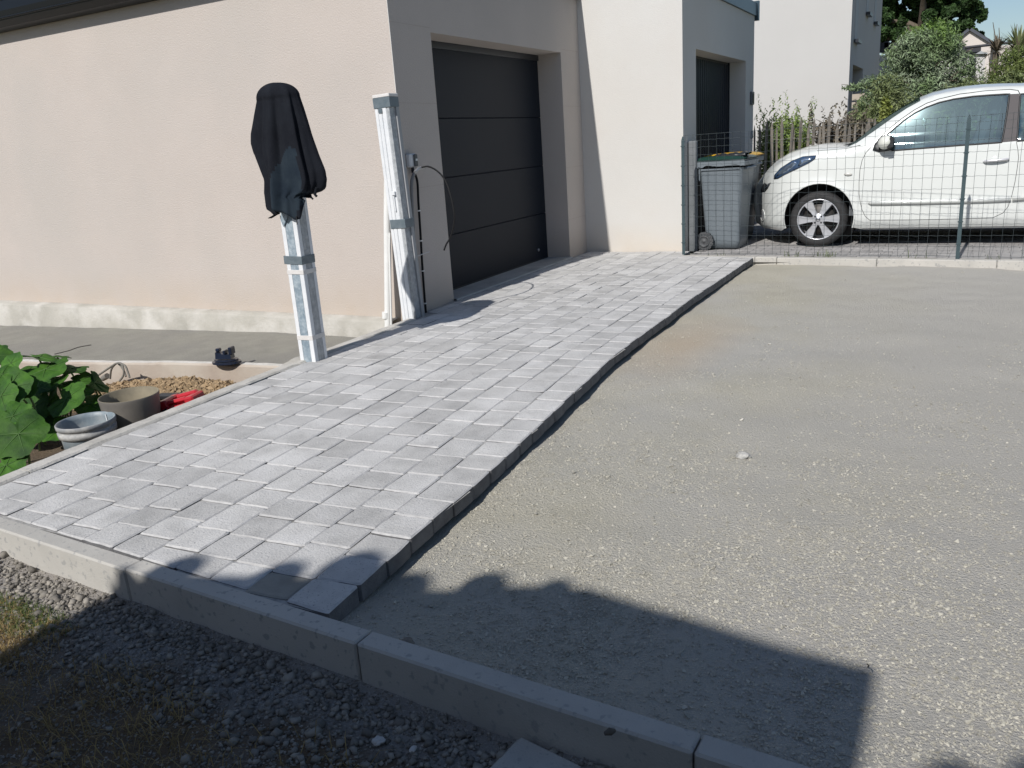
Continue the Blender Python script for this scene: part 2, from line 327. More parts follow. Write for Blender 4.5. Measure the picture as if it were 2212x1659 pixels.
# grass tufts outside the kerb, bottom left
def blades(name, P, h, wd, M, lean=.9, root=None):
    P = np.asarray(P); n = len(P); a = RNG.uniform(0, 2*math.pi, n); L_ = h*RNG.uniform(.5, 1.3, n); ln = RNG.uniform(.2, 1, n)*lean
    d = np.stack([np.cos(a), np.sin(a), np.zeros(n)], 1); s = np.stack([-np.sin(a), np.cos(a), np.zeros(n)], 1)*wd/2
    mid = P+d*(L_*ln*.35)[:, None]+np.array([0, 0, 1])*(L_*.6)[:, None]; tip = P+d*(L_*ln)[:, None]+np.array([0, 0, 1])*(L_*(1.05-ln*.55))[:, None]
    V = np.stack([P-s, P+s, mid+s*.8, mid-s*.8, tip], 1).reshape(-1, 3); b = np.arange(n)[:, None]*5
    T = np.concatenate([b+np.array([[0, 1, 2]]), b+np.array([[0, 2, 3]]), b+np.array([[3, 2, 4]])])
    o = raw(name, V, T, M, tone=np.repeat(RNG.random(n), 5)); o['kind'] = 'stuff'; return o
gx = lambda x, y: y < KY(x)-.30
P = scatter(16000, .6, 1.65, -4.7, -4.0, zf_, lambda x, y: y < KY(x)-.27-.06*fbm(x, y, 5) and x < 1.45+.2*fbm(x, y, 4), lambda x, y: .9*patchy(x, y, 4, 2, -.6, .0))
blades('dry_grass', P, .024, .0022, GRASS_D, 1.5)
P = scatter(9000, .7, 1.5, -4.30, -4.0, zf_, lambda x, y: y < KY(x)-.22-.05*fbm(x, y, 5), lambda x, y: max(0, 1.3-math.hypot((x-1.12)/.26, (y+4.10)/.08)))
blades('green_grass', P, .024, .0022, GRASS_G, 1.2)
P = scatter(6000, .9, 3.2, -4.75, -4.0, zf_, lambda x, y: y < KY(x)-.32, lambda x, y: .9*patchy(x, y, 2.4, 6, -.2, .3))
blades('dry_straw', P, .05, .0022, GRASS_D, 2.2)

# ---------------------------------------------------------------- near kerb
def kerb_stone(mb, p0, p1, inw, z0, z1, gap=.003, bev=.006):
    p0 = Vector((*p0, 0)); p1 = Vector((*p1, 0)); t = (p1-p0); L_ = t.length; t.normalize(); n = Vector((-t.y, t.x, 0))
    Rm = Matrix.Translation(p0) @ Matrix(((t.x, n.x, 0, 0), (t.y, n.y, 0, 0), (0, 0, 1, 0), (0, 0, 0, 1)))
    return mb.bbox(gap, L_-gap, 0, inw, z0, z1, bev, Rm)
nk = empty('near_kerb', (1.3, -3.9, 0), kind='structure')
xs = [-.9, -.55, .43, 1.44, 2.44, 3.372, 4.36, 5.35]
for a, b in zip(xs[:-1], xs[1:]):
    dz = random.uniform(-.002, .002); part(kerb_stone(MB(), (a, KY(a)-.078), (b, KY(b)-.078+random.uniform(-.002, .002)), .070, -.24, dz, .0022), 'kerb_stone', CONC, nk)
fk = empty('far_kerb', (3, 3.1, 0), kind='structure')
xs = [1.20, 2.02, 2.24, 3.17, 4.15, 5.15, 6.15, 7.2]
for a, b in zip(xs[:-1], xs[1:]):
    part(kerb_stone(MB(), (a, FY(a)-.13), (b, FY(b)-.13), .07, -.25, -.004+random.uniform(-.004, .004), .002), 'kerb_stone', CONC, fk)
part(MB().prism([(1.1, FY(1.1)-.062, -.05), (9, FY(9)-.062, -.05), (9, FY(9)+.06, -.05), (1.1, FY(1.1)+.06, -.05)], (0, 0, .033)), 'mortar_strip', MORTAR, fk)
# low kerb on the left of the paving: rough mortar-topped stones following the curve
lk = empty('side_kerb', (.1, -2.5, 0), kind='structure')
ys = [-4.3, -3.42, -2.46, -1.55, -.62, -.2]
for a, b in zip(ys[:-1], ys[1:]):
    mb = MB(); n = max(2, int((b-a)/.06)); V = []; Q = []
    for i in range(n+1):
        y = a+.003+(b-a-.006)*i/n; e = xl(y)-.022; wd = .100
        for dx, z in ((-wd, -.36), (-wd, -.006), (-wd+.012+.003*fbm(y, 1, 14), .001), (-.012, .003), (-.001+.002*fbm(y, 2, 20), -.006), (0, -.36)): V.append((e+dx+.0025*fbm(y, dx*9, 9), y, z+.003*fbm(y, dx*20, 12)*(z > -.1)))
    for i in range(n):
        for k in range(5): Q.append((i*6+k, i*6+k+1, i*6+k+7, i*6+k+6))
    Q += [tuple(range(6)), tuple(range(n*6+5, n*6-1, -1))]
    part(mb.add(V, Q), 'kerb_stone', mat('rough_kerb', (.50, .48, .44), (.38, .365, .33), 14, .95, .004, 60, c3=(.56, .54, .50), s3=4), lk)

# ---------------------------------------------------------------- paved path
pb = sheet('paved_path', -.02, 2.4, -3.9, 3.6, .06, lambda x, y: -.0065, mat('joint_dust', (.24, .235, .22), (.42, .41, .39), 30, .97, .003, 90),
           keep=lambda x, y: xl(y)-.02 < x < xr(y)-.02 and y > KY(x)-.0 and (y < FY(x)-.08 or x < 1.16) or (-.02 < x <= .2 and y > -.1))
def paver_mesh(seed, n_side=(4, 3)):
    r = random.Random(seed); nx, ny = n_side; pts = []       # outline of a unit stone 1 x 1, unevenly worn
    def j(s=.009): return r.gauss(0, s)
    def side(n):
        c0, c1 = r.uniform(.025, .075), r.uniform(.025, .075); return [(-.5+c0+(1-c0-c1)*i/n, -.5+(j() if 0 < i < n else abs(j(.004)))) for i in range(n+1)]
    for k in range(4):
        for x, y in side(nx-1 if k % 2 == 0 else ny-1):
            for _ in range(k): x, y = -y, x
            pts.append((x, y))
    return pts
def paver_geo(seed, Lx, Ly, h=.06, cut=None):
    pts = [(a*Lx, b*Ly+(cut(a*Lx)*(.5-b) if cut else 0)) for a, b in paver_mesh(seed)]; n = len(pts); r = random.Random(seed+99)
    V = [(x*(1-.0060/Lx*2)*1, y*(1-.0065/Ly*2), r.uniform(-.0006, .0006)) for x, y in pts]
    V += [(x, y, -.0040+r.uniform(-.0010, .0010)) for x, y in pts]+[(x*.995, y*.995, -h) for x, y in pts]
    Fc = [tuple(range(n))]+[(i+n, (i+1) % n+n, (i+1) % n, i) for i in range(n)]+[(i+2*n, (i+1) % n+2*n, (i+1) % n+n, i+n) for i in range(n)]
    return V, Fc, [0]+[1]*n+[2]*n
def paver_data(seed, Lx, Ly, mats=None, cut=None):
    V, Fc, mi = paver_geo(seed, Lx, Ly, cut=cut); me = bpy.data.meshes.new('paver'); me.from_pydata(V, [], Fc)
    for mm in (mats or (PAVER, PEDGE, PSHADE)): me.materials.append(mm)
    me.polygons.foreach_set('material_index', mi); me.update(); return me
lay = []        # (x, y, rx, ly, lx_scale, rotation)
for row in range(-1, 12):
    xr0 = xl(-3.8)+(xr(-3.8)-xl(-3.8))*(row+.5)/12; y = KY(xr0)-.004-(0 if row == 11 else random.choice((0, .075, .075, .04)))
    while y < 3.6:
        ln = random.choice((.152, .152, .160)) if row == 11 else random.choice((.152, .152, .155, .180, .205, .205)); y0, y1 = y, y+ln; y = y1
        yc = (y0+y1)/2; f0, f1 = row/12, (row+1)/12
        a = xl(yc)+(xr(yc)-xl(yc))*f0; b = xl(yc)+(xr(yc)-xl(yc))*f1
        if row == -1:
            if yc < .0: continue
            a = .047; b = xl(yc)
            if y0 < -.1: continue
        xc = (a+b)/2; ky = KY(xc)+.002
        if y1 < ky+.022: continue
        cut = max(y0, ky); top = FY(xc)-.134 if xc > 1.18 else 3.548
        if y0 > top-.05: continue
        y1 = min(y1, top); 
        if row == -1 and .56 < yc < 3.05 and False: continue
        sk = (xr(y1)-xr(y0))/(y1-y0)*(f0+f1)/2+(xl(y1)-xl(y0))/(y1-y0)*(1-(f0+f1)/2)
        lay.append((xc, (cut+y1)/2, b-a, y1-cut, -math.atan(sk), row, cut > y0+.002))
lay.sort(key=lambda q: (q[0]-CAM[0])**2+(q[1]-CAM[1])**2)
TAN = {min(range(len(lay)), key=lambda i: math.hypot(lay[i][0]-onz(u, v, 0)[0], lay[i][1]-onz(u, v, 0)[1])) for u, v in ((640, 1243),)}
cache = {}; extra = MB(); mi_e = []; tone_e = []
for k, (x, y, lx, ly, rot, row, iscut) in enumerate(lay):
    gx_ = .0004+abs(random.gauss(0, .0020)); gy_ = .0004+abs(random.gauss(0, .0010)); z = random.gauss(0, .0016); x += random.gauss(0, .0012)
    if k < 299:
        seed = random.randrange(14); key = (seed, round(ly, 2)); sx, sy = .160, round(ly, 2)
        if iscut:
            sx, sy = lx, ly; key = (seed, k); cache[key] = paver_data(seed, lx, ly, cut=lambda q: q*(-.05-math.tan(rot)))
        if key not in cache: cache[key] = paver_data(seed, sx, sy)
        o = link('paver', cache[key], pb); o.location = (x, y, z); o.scale = ((lx-gx_)/sx, (ly-gy_)/sy, 1)
        o.rotation_euler = (random.gauss(0, .004), random.gauss(0, .004), rot+random.gauss(0, .004))
        if k in TAN:
            o.data = paver_data(seed+50, sx, sy, (PAVER_TAN, PAVER_TAN, PSHADE))
    else:
        V, Fc, mi = paver_geo(random.randrange(99), lx-gx_, ly-gy_)
        c, s = math.cos(rot), math.sin(rot); extra.add([(x+a*c-b*s, y+a*s+b*c, z+q) for a, b, q in V], Fc); mi_e += mi; tone_e += [random.random()]*len(V)
eo = extra.build('far_pavers', [PAVER, PEDGE, PSHADE], pb, recalc=False); eo.data.polygons.foreach_set('material_index', mi_e); eo['kind'] = 'stuff'
at_ = eo.data.attributes.new('tone', 'FLOAT', 'POINT'); at_.data.foreach_set('value', tone_e)
# neighbour's drive of rectangular blocks behind the wire fence
BRICK = mat('drive_block', (.34, .33, .32), (.26, .25, .245), 12, .92, .002, 120, tone=.16)
V = []; Q = []; tn = []
r_ = 0; y = 3.05
while y < 9.5:
    x = 1.17+(.1 if r_ % 2 else 0)
    while x < 8.5:
        if y > FY(x)+.02 and not (x < 1.2 and y < 7):
            b = len(V); e = .004; h = -.018+random.gauss(0, .0012)
            V += [(x+e, y+e, h), (x+.2-e, y+e, h), (x+.2-e, y+.1-e, h), (x+e, y+.1-e, h), (x+.001, y+.001, h-.006), (x+.199, y+.001, h-.006), (x+.199, y+.099, h-.006), (x+.001, y+.099, h-.006)]
            Q += [(b, b+1, b+2, b+3)]+[(b+4+i, b+4+(i+1) % 4, b+(i+1) % 4, b+i) for i in range(4)]; tn += [random.random()]*8
        x += .2
    y += .1; r_ += 1
drv = raw('block_paving', V, Q, BRICK, None, nv=4, tone=tn); drv['kind'] = 'structure'

# ================================================================ BUILDINGS
Y1 = 3.5523; X1 = 1.1636
gh = empty('beige_house', (0, 0, 0), 'beige rendered house with a garage and a black gutter, left of the paved path', 'house')
WL = (.03)
w_ = MB()
w_.box(-12, 0, 0, .30, -.45, 2.72)                            # long side wall
w_.box(-.34, -.0006, .3003, .5534, -.45, 2.72)                 # pier left of the door
w_.box(-.34, -.0006, 3.0602, Y1, -.45, 2.72)
w_.box(-.34, -.0003, .5537, 3.0599, 2.158, 2.72)
w_.box(-12, -.9, 3.2, Y1, -.45, 2.72); w_.box(-12, -11.7, .3003, 3.1997, -.45, 2.72)
part(w_, 'wall', BEIGE, gh)
J = mat('render_joint', (.42, .36, .32), rough=.95)
for z, segs in ((.98, ((.0, .5534), (3.0602, Y1))), (1.62, ((.0, .5534), (3.0602, Y1))), (.42, ((3.0602, Y1),)), (2.19, ((.0, .5534), (3.0602, Y1)))):
    for a, b in segs: part(MB().box(-.004, .0006, a+.003, b-.003, z, z+.003), 'render_seam', J, gh)
# edge bead on the corner
part(MB().box(-.004, .0012, -.0012, .004, -.03, 2.72), 'corner_bead', WHITE, gh)
pl = MB(); n = 90
V = []; Q = []
for i in range(n+1):
    x = -12+11.80*i/n; zb = zs(x, -.1)-.06; zt = -.040+.004*fbm(x, 0, 2)+.0*x
    for y, z in ((.0, zt), (-.085-.008*fbm(x, 3, 2), zt-.012), (-.100-.010*fbm(x, 2, 3), zt-.03), (-.112-.012*fbm(x, 1, 3), zb)): V.append((x, y-.001, z))
for i in range(n):
    for k in range(3): Q.append((i*4+k, i*4+k+1, i*4+k+5, i*4+k+4))
part(pl.add(V, Q, True), 'plinth', MORTAR, gh)
part(MB().box(-12, .045, -.02, Y1-.001, 2.722, 2.80), 'roof_edge', ANTH2, gh)
part(MB().box(-11.9, -.05, .3, Y1-.05, 2.801, 2.86), 'roof', mat('roof_sheet', (.05, .05, .055), rough=.7), gh)
g = MB(); prof = [(0, 2.87), (-.16, 2.872), (-.188, 2.865), (-.195, 2.78), (-.182, 2.70), (-.13, 2.655), (-.05, 2.645), (0, 2.645)]
V = [(x, a-.0215*0-.001, z) for x in (-12, .0) for a, z in prof]; k = len(prof)
g.add(V, [(i, i+1, k+i+1, k+i) for i in range(k-1)]+[tuple(range(k)), tuple(range(2*k-1, k-1, -1))])
part(g, 'gutter', mat('gutter', (.006, .007, .009), rough=.35, spec=.3), gh)
part(MB().tube([(-12, -.190, 2.72), (.0, -.190, 2.72)], .010, 8), 'gutter_bead', mat('gutter', (0, 0, 0)), gh)
part(MB().prism([(-12, -.19, 2.876), (-12, 1.8, 4.1), (-12, 3.3, 2.876)], (10.2, 0, 0)), 'pitched_roof', mat('navy_tile', (.012, .015, .024), (.02, .024, .034), 8, .6), gh)
def splash(M, col, top):      # dried mud splashed on the foot of a wall, patchy, fading out with height
    n = M.node_tree; b = n.nodes['Principled BSDF']; l = b.inputs['Base Color'].links[0]; src = l.from_socket
    g = n.nodes.new('ShaderNodeNewGeometry'); sx = n.nodes.new('ShaderNodeSeparateXYZ'); n.links.new(g.outputs['Position'], sx.inputs[0])
    mr = n.nodes.new('ShaderNodeMapRange'); mr.inputs[1].default_value = top; mr.inputs[2].default_value = -.05; mr.inputs[3].default_value = 0; mr.inputs[4].default_value = .55; n.links.new(sx.outputs['Z'], mr.inputs[0])
    t = n.nodes.new('ShaderNodeTexNoise'); t.inputs['Scale'].default_value = 3.5; t.inputs['Detail'].default_value = 8; n.links.new(g.outputs['Position'], t.inputs['Vector'])
    m_ = n.nodes.new('ShaderNodeMath'); m_.operation = 'MULTIPLY'; n.links.new(mr.outputs[0], m_.inputs[0]); n.links.new(t.outputs['Fac'], m_.inputs[1]); m2 = n.nodes.new('ShaderNodeMath'); m2.operation = 'MULTIPLY'; m2.inputs[1].default_value = 1.6; n.links.new(m_.outputs[0], m2.inputs[0]); m2.use_clamp = True
    x = n.nodes.new('ShaderNodeMix'); x.data_type = 'RGBA'; n.links.new(m2.outputs[0], x.inputs[0]); n.links.new(src, x.inputs[6]); x.inputs[7].default_value = (*col, 1); n.links.new(x.outputs[2], b.inputs['Base Color'])
splash(BEIGE, (.47, .385, .30), .34); splash(WHITE, (.55, .46, .36), .34)
# door: four big panels, each folded out a little from its joint
dx = -.2772
bz = [(.008, .505), (.507, 1.015), (1.017, 1.525), (1.527, 2.158)]
for a, b in bz:
    p = MB(); yA, yB = .5534, 3.0602; b = min(b, 2.155)
    p.add([(dx-.006, yA, a), (dx-.006, yB, a), (dx, yA, a+.006), (dx, yB, a+.006), (dx, yA, b-.006), (dx, yB, b-.006), (dx-.006, yA, b), (dx-.006, yB, b), (dx-.03, yA, a), (dx-.03, yB, a), (dx-.03, yA, b), (dx-.03, yB, b)],
          [(0, 1, 3, 2), (2, 3, 5, 4), (4, 5, 7, 6), (8, 9, 1, 0), (6, 7, 11, 10), (9, 8, 10, 11)])
    part(p, 'door_panel', ANTH, gh)
part(MB().box(dx-.06, dx-.031, .56, 3.05, -.02, 2.15), 'door_backing', BLACKP, gh)
part(MB().box(dx-.02, dx+.004, .556, 3.058, .0045, .016), 'door_seal', BLACKP, gh)
part(MB().box(dx-.012, dx+.016, .556, 3.058, 2.10, 2.157), 'lintel_trim', ANTH2, gh)
lk_ = onx(1163, 540, dx)
part(MB().lathe([(.0, .012), (.014, .012), (.017, .009), (.019, 0)], (dx, lk_[1], lk_[2]), 20, 'x'), 'door_lock', mat('brushed_metal', (.35, .35, .36), rough=.3, metal=.9), gh)
# threshold slab
t = MB(); V = []; Q = []; n = 60
for i in range(n+1):
    y = .5545+(3.059-.5545)*i/n; e = .004*fbm(y, 7, 6)+.003*fbm(y, 2, 20)
    for x, z in ((dx-.02, .004), (dx+.03, .004), (-.01, .012), (.026+e, .011+.002*fbm(y, 4, 9)), (.032+e, -.002), (.020+e, -.2)): V.append((x, y, z))
for i in range(n):
    for k in range(5): Q.append((i*6+k, i*6+k+1, i*6+k+7, i*6+k+6))
part(t.add(V, Q), 'threshold', CONC_FINE, gh)

nh = empty('white_house', (X1, Y1, 0), 'white rendered block with a recessed ribbed black door, standing at the end of the path', 'house')
w_ = MB(); yo0, yo1, zo = 4.06, 6.53, 2.131
w_.box(-11, X1, Y1, 4.06, -.45, 2.735); w_.box(.6, X1-.0002, yo1, 7.025, -.45, 2.735); w_.box(.6, X1-.0004, 4.0601, yo1-.0001, zo, 2.735); w_.box(-11, .6, 6.4, 7.02, -.45, 2.735); w_.box(-11, -10.7, 4.0601, 6.4, -.45, 2.735)
part(w_, 'wall', WHITE, nh)
part(MB().box(-11, X1+.028, Y1-.03, 7.055, 2.736, 2.90), 'roof_edge', mat('blue_grey_metal', (.045, .075, .10), rough=.35, metal=.4), nh)
part(MB().box(X1-.03, X1+.05, 7.056, 7.11, 2.68, 2.93), 'edge_cap', mat('blue_grey_metal', (0, 0, 0)), nh)
d0 = X1-.235
p = MB(); p.box(d0-.03, d0, 4.06, yo1, -.03, zo)
part(p, 'door_backing', BLACKP, nh)
y = 4.10; sl = MB().box(d0, d0+.014, 4.10, 4.180, -.02, 2.10).build('door_slat', ANTH); me = sl.data; COL.objects.unlink(sl); bpy.data.objects.remove(sl)
me.transform(Matrix.Translation((-X1, -Y1-.55, 0)))
for i in range(24):
    o = link('door_slat', me, nh); 
    o.location = (0, .55-.04+.1005*i, 0)
part(MB().box(d0-.01, d0+.02, yo1-.03, yo1-.001, -.02, zo-.001), 'door_frame', ANTH2, nh)
a0 = MB().bbox(X1+.0005, X1+.03, 6.80, 6.96, 1.575, 1.75, .008)
wl = tag(a0.build('wall_lamp', [mat('lamp_frame', (.10, .11, .12), rough=.4)], None), 'small square grey wall lamp on the white house, right of its black door', 'wall lamp')
part(MB().bbox(X1+.031, X1+.034, 6.835, 6.925, 1.60, 1.725, .001), 'lamp_glass', BLACKP, wl)
ib = tag(MB().bbox(X1+.0005, X1+.022, 6.88, 6.96, 1.12, 1.23, .005).build('door_bell', mat('bell_grey', (.26, .29, .31), rough=.5)), 'grey door bell plate on the white house below the wall lamp', 'door bell')
part(MB().bbox(X1+.0225, X1+.026, 6.90, 6.94, 1.14, 1.16, .001), 'button', BLACKP, ib); part(MB().bbox(X1+.0225, X1+.025, 6.895, 6.945, 1.18, 1.215, .001), 'name_plate', WPLAST, ib)
tag(MB().bbox(1.172, 1.262, 3.70, 3.78, -.03, 1.17, .012).build('grey_post', mat('grey_foam', (.16, .17, .18), (.11, .12, .125), 5, .8, .004, 30)), 'thick grey foam-wrapped post between the white wall and the wheelie bin', 'post')

# far house
XF, YF = 1.65, 14.0
fh = empty('tall_pale_house', (XF, YF, 0), 'tall pale house with one shaded side of narrow windows, behind the white block', 'house')
w_ = MB(); w_.box(-9, XF, YF, 14.62, -.3, 6.5); w_.box(-9, XF-.0003, 14.62, 21.0, 2.43, 6.5); w_.box(-9, XF-.0006, 16.75, 21.0, -.3, 2.4297); w_.box(-9, XF-.45, 14.6205, 16.7495, -.3, 2.4294)
part(w_, 'wall', WHITE2, fh)
part(MB().box(XF-.44, XF-.40, 14.65, 16.72, 0, 2.42), 'patio_window', mat('dark_pane', (.02, .03, .035), rough=.08), fh)
part(MB().box(XF-.40, XF-.36, 15.6, 15.68, 0, 2.42), 'window_frame', ANTH2, fh)
part(MB().box(-9, XF-.1, YF+.1, 21, 6.501, 6.7), 'roof', mat('roof_slate', (.06, .065, .075), rough=.6), fh)
for (y, z, wd, ht) in ((14.85, 2.93, .55, 1.4), (17.0, 3.67, .5, 1.2), (19.0, 3.64, .45, 1.2)):
    wn = part(MB().box(XF+.0005, XF+.010, y-wd/2, y+wd/2, z, z+ht), 'window', mat('window_shutter', (.40, .41, .42), rough=.6), fh)
    s_ = MB().box(XF+.0105, XF+.10, y-wd/2-.06, y+wd/2+.06, z-.07, z-.005).build('window_sill', ANTH2, None); s_.data.transform(Matrix.Translation((-XF, -YF, 0))); s_.parent = wn
part(MB().box(XF+.0005, XF+.012, 19.4, 19.9, 1.6, 2.25), 'small_window', mat('dark_pane', (0, 0, 0)), fh)
part(MB().box(XF+.001, XF+.07, YF-.06, YF-.0005, -.1, 1.72), 'corner_post', mat('blue_grey_post', (.05, .06, .08), rough=.5), fh)

# slatted timber screen next to the far house
sf = empty('slatted_screen', (1.8, 13.5, 0), 'pale horizontal timber slat screen right of the tall pale house', 'fence')
WOODP = mat('pale_timber', (.46, .40, .33), (.36, .31, .25), 4, .85, .002, 60)
for i in range(11):
    z = .12+i*.155; part(MB().box(1.79, 3.3, 13.40, 13.42, z, z+.118), 'slat', WOODP, sf)
for x in (1.76, 3.32): part(MB().box(x-.03, x+.03, 13.43, 13.49, -.1, 1.85), 'post', ANTH2, sf)

# pergola and garden wall
pg = empty('dark_pergola', (3.5, 22, 0), 'dark timber pergola with a corbelled beam behind the olive tree', 'pergola')
DW = mat('dark_timber', (.018, .02, .03), (.03, .032, .04), 5, .6)
P0, P1 = ony(1882, 95, 21.5), ony(2112, 110, 21.5)
part(MB().prism([(P0[0], 21.5, 3.38), (3.95, 21.5, 2.98), (4.12, 21.5, 2.96), (4.12, 21.5, 2.86), (4.0, 21.5, 2.8), (3.97, 21.5, 2.72), (3.75, 21.5, 2.68), (P0[0], 21.5, 3.12)], (0, .14, 0)), 'beam', DW, pg)
part(MB().box(3.87, 4.03, 21.52, 21.62, -.1, 2.70), 'post', DW, pg)
q0, q1 = ony(2085, 103, 21.3), ony(2190, 91, 21.3)
part(MB().tube([q0, q1], .035, 6), 'rafter', DW, pg)
part(MB().box(1.72, 1.82, 21.5, 24, 3.20, 3.36), 'rafter', DW, pg)
gw = empty('garden_extension', (2.5, 25, 0), 'low pale extension wall with a grey roof edge behind the olive tree', 'house')
a, b = ony(1880, 100, 25), ony(2114, 112, 25)
part(MB().prism([(1.2, 25, -.2), (4.3, 25, -.2), (4.3, 25, 2.95), (1.2, 25, 3.25)], (0, 3, 0)), 'wall', WHITE2, gw)
part(MB().prism([(1.5, 24.9, 3.27), (2.6, 24.9, 3.62), (3.2, 24.9, 3.42), (4.35, 24.9, 2.98), (4.35, 24.9, 2.951), (1.5, 24.9, 3.225)], (0, 3.1, 0)), 'roof', mat('zinc', (.35, .37, .38), rough=.5, metal=.3), gw)
# gable house
ga = empty('gable_house', (4, 40, 0), 'distant pink-white gabled house with a slate roof, right of the big tree', 'house')
A = ony(2094.5, 66, 40); Lp = ony(2052, 101, 40); Rp = ony(2141, 95, 40)
part(MB().prism([(Lp[0], 40, -1), (Rp[0], 40, -1), Rp, A, Lp], (0, 9, 0)), 'wall', mat('pink_render', (.60, .55, .51), (.58, .53, .49), 1, .9), ga)
rf = MB(); 
for s_, e_ in ((A, Rp), (Lp, A)):
    dd = (e_-s_)/np.linalg.norm(e_-s_); s2 = s_-dd*.08*(s_ is Lp); e2 = e_+dd*.25*(e_ is Rp); up_ = np.array([-dd[2], 0, dd[0]])*.12
    rf.prism([tuple(s2+[0, -.15, 0]), tuple(e2+[0, -.15, 0]), tuple(e2+up_+[0, -.15, 0]), tuple(s2+up_+[0, -.15, 0])], (0, 9.3, 0))
part(rf, 'roof', mat('slate', (.07, .08, .10), (.05, .055, .07), 6, .6), ga)
g2 = ony(2185, 96, 41); part(MB().box(Rp[0]-.9, g2[0]+.1, 41, 48, -1, g2[2]), 'wing_wall', mat('pink_render', (0, 0, 0)), ga)

# unseen shadow caster added behind the camera: wall, slabs, lumps; shades the foreground
H = 3.0; ox, oy = .088*H, 1.17*H
bh = empty('caster_house', (2, -7, 0), 'unseen house added behind the viewpoint, its two slabs shaped to shade the gravel trench', 'house')
part(MB().box(-2.5, 9, -12, -9.001, -.5, 2.84), 'wall', mat('unseen_dark_wall', (.10, .10, .105), rough=.8), bh)  # unseen wall, kept dark to cut bounced light
part(MB().prism([(1.33-ox, -9, H), (3.685-ox, -9, H), (3.685-ox, -3.515-oy, H), (3.45-ox, -3.50-oy, H), (3.2-ox, -3.46-oy, H), (2.86-ox, -3.41-oy, H), (2.66-ox, -3.47-oy, H), (2.45-ox, -3.58-oy, H), (2.1-ox, -3.69-oy, H), (1.7-ox, -3.82-oy, H), (1.33-ox, -3.97-oy, H)], (0, 0, -.15)), 'shadow_slab', CONC, bh)  # unseen slab, outline set back along the sun to throw the foreground shadow
part(MB().box(3.84-ox, 7.5, -9, -3.86-oy, H-.15, H), 'shadow_slab', CONC, bh)  # second unseen slab, added for the shadow at the right
LUMPM = mat('unseen_mass', (.05, .08, .03), (.07, .10, .035), 20, .9)
def lump(gx0, gy0, r, h=.05, name='shadow_lump'):  # unseen blobs added to give the shadow edge its bumps
    import bmesh
    bm = bmesh.new(); bmesh.ops.create_icosphere(bm, subdivisions=3, radius=r)
    for v in bm.verts: v.co *= 1+.12*noise.noise(v.co*9+Vector((gx0*7, gy0, 0)))
    me = bpy.data.meshes.new(name); bm.to_mesh(me); bm.free(); me.materials.append(LUMPM); zc = H+h
    o = link(name, me); o.location = (gx0-.088*zc, gy0-1.54*r-1.17*zc, zc); return tag(o, 'small unseen lump added on the slab edge behind the viewpoint to shape its shadow', 'shrub', 'unseen lumps shaping the foreground shadow edge')
for a in ((1.44, -3.86, .06), (1.62, -3.705, .085), (1.97, -3.625, .075), (2.17, -3.475, .095), (2.30, -3.52, .085), (2.55, -3.42, .075), (2.76, -3.385, .06), (3.86, -3.77, .07), (4.02, -3.70, .10)): lump(*a)

# ================================================================ POSTS AND CABLES BY THE HOUSE CORNER
FILM = mat('blue_film', (.26, .32, .37), (.19, .245, .29), 14, .16, .004, 30, c3=(.37, .43, .47), s3=30, detail=3)
FILMG = mat('grey_film', (.34, .36, .375), (.27, .285, .30), 14, .2, .005, 30, c3=(.42, .44, .455), s3=30, detail=3)
FOAM = mat('white_foam', (.72, .73, .74), (.64, .66, .68), 12, .55, .0015, 50)
TAPE = mat('duct_tape', (.10, .13, .15), (.15, .18, .20), 20, .35, .0015, 60)
MASK = mat('masking_tape', (.66, .64, .62), (.58, .56, .54), 20, .5, .001, 60)
lp = empty('wrapped_gate_post', (.14, -1.44, 0), 'gate post wrapped in blue film and white foam strips, draped with a black cloth', 'gate post')
ax0, ax1, ay0, ay1, HT = .080, .200, -1.486, -1.375, 1.66
part(MB().bbox(ax0, ax1, ay0, ay1, -.30, HT, .004), 'post', FILMG, lp)
e = .0035
part(MB().box(ax0-e, ax0+.026, ay0-e, ay0+.02, -.02, HT-.02), 'foam_strip', FOAM, lp)
part(MB().bbox(ax1-.030, ax1+e, ay0-e, ay0+.030, -.02, HT-.02, .002), 'foam_strip', FOAM, lp)
part(MB().box(ax1-.02, ax1+e, ay1-.022, ay1+e, -.02, HT-.02), 'foam_strip', FOAM, lp)
def film(name, fixed, lo, hi, z0, z1, axis, M, root, amp=.0035):     # crinkled stretched film
    n = int((z1-z0)/.012); V = []; Q = []; k = 7
    for i in range(n+1):
        z = z0+(z1-z0)*i/n
        for j in range(k):
            t = lo+(hi-lo)*j/(k-1); d = fixed+(1 if axis == 'x' else -1)*(.0012+amp*abs(noise.noise(Vector((t*40+z*18, z*22, fixed*50)))))
            V.append((d, t, z) if axis == 'x' else (t, d, z))
    for i in range(n):
        for j in range(k-1): Q.append((i*k+j, i*k+j+1, (i+1)*k+j+1, (i+1)*k+j))
    return part(MB().add(V, Q, True), name, M, root)
film('film', ay0, ax0+.027, ax1-.031, -.02, HT-.02, 'y', FILM, lp)
film('film', ax1, ay0+.031, ay1-.023, -.02, HT-.02, 'x', FILMG, lp)
def band(z, h, M, root, x0, x1, y0, y1, e, tilt=0, name='tape_band'):
    p = MB(); R_ = Matrix.Translation(((x0+x1)/2, (y0+y1)/2, z)) @ Matrix.Rotation(tilt, 4, 'Y')
    a, b = (x1-x0)/2+e, (y1-y0)/2+e
    return part(p.bbox(-a, a, -b, b, -h/2, h/2, .0015, R_), name, M, root)
band(.655, .052, TAPE, lp, ax0-.014, ax1, ay0, ay1, .007, .03)
band(.58, .028, MASK, lp, ax0-.004, ax1, ay0, ay1, .006)
band(.155, .030, MASK, lp, ax0, ax1, ay0, ay1, .0055, -.03)
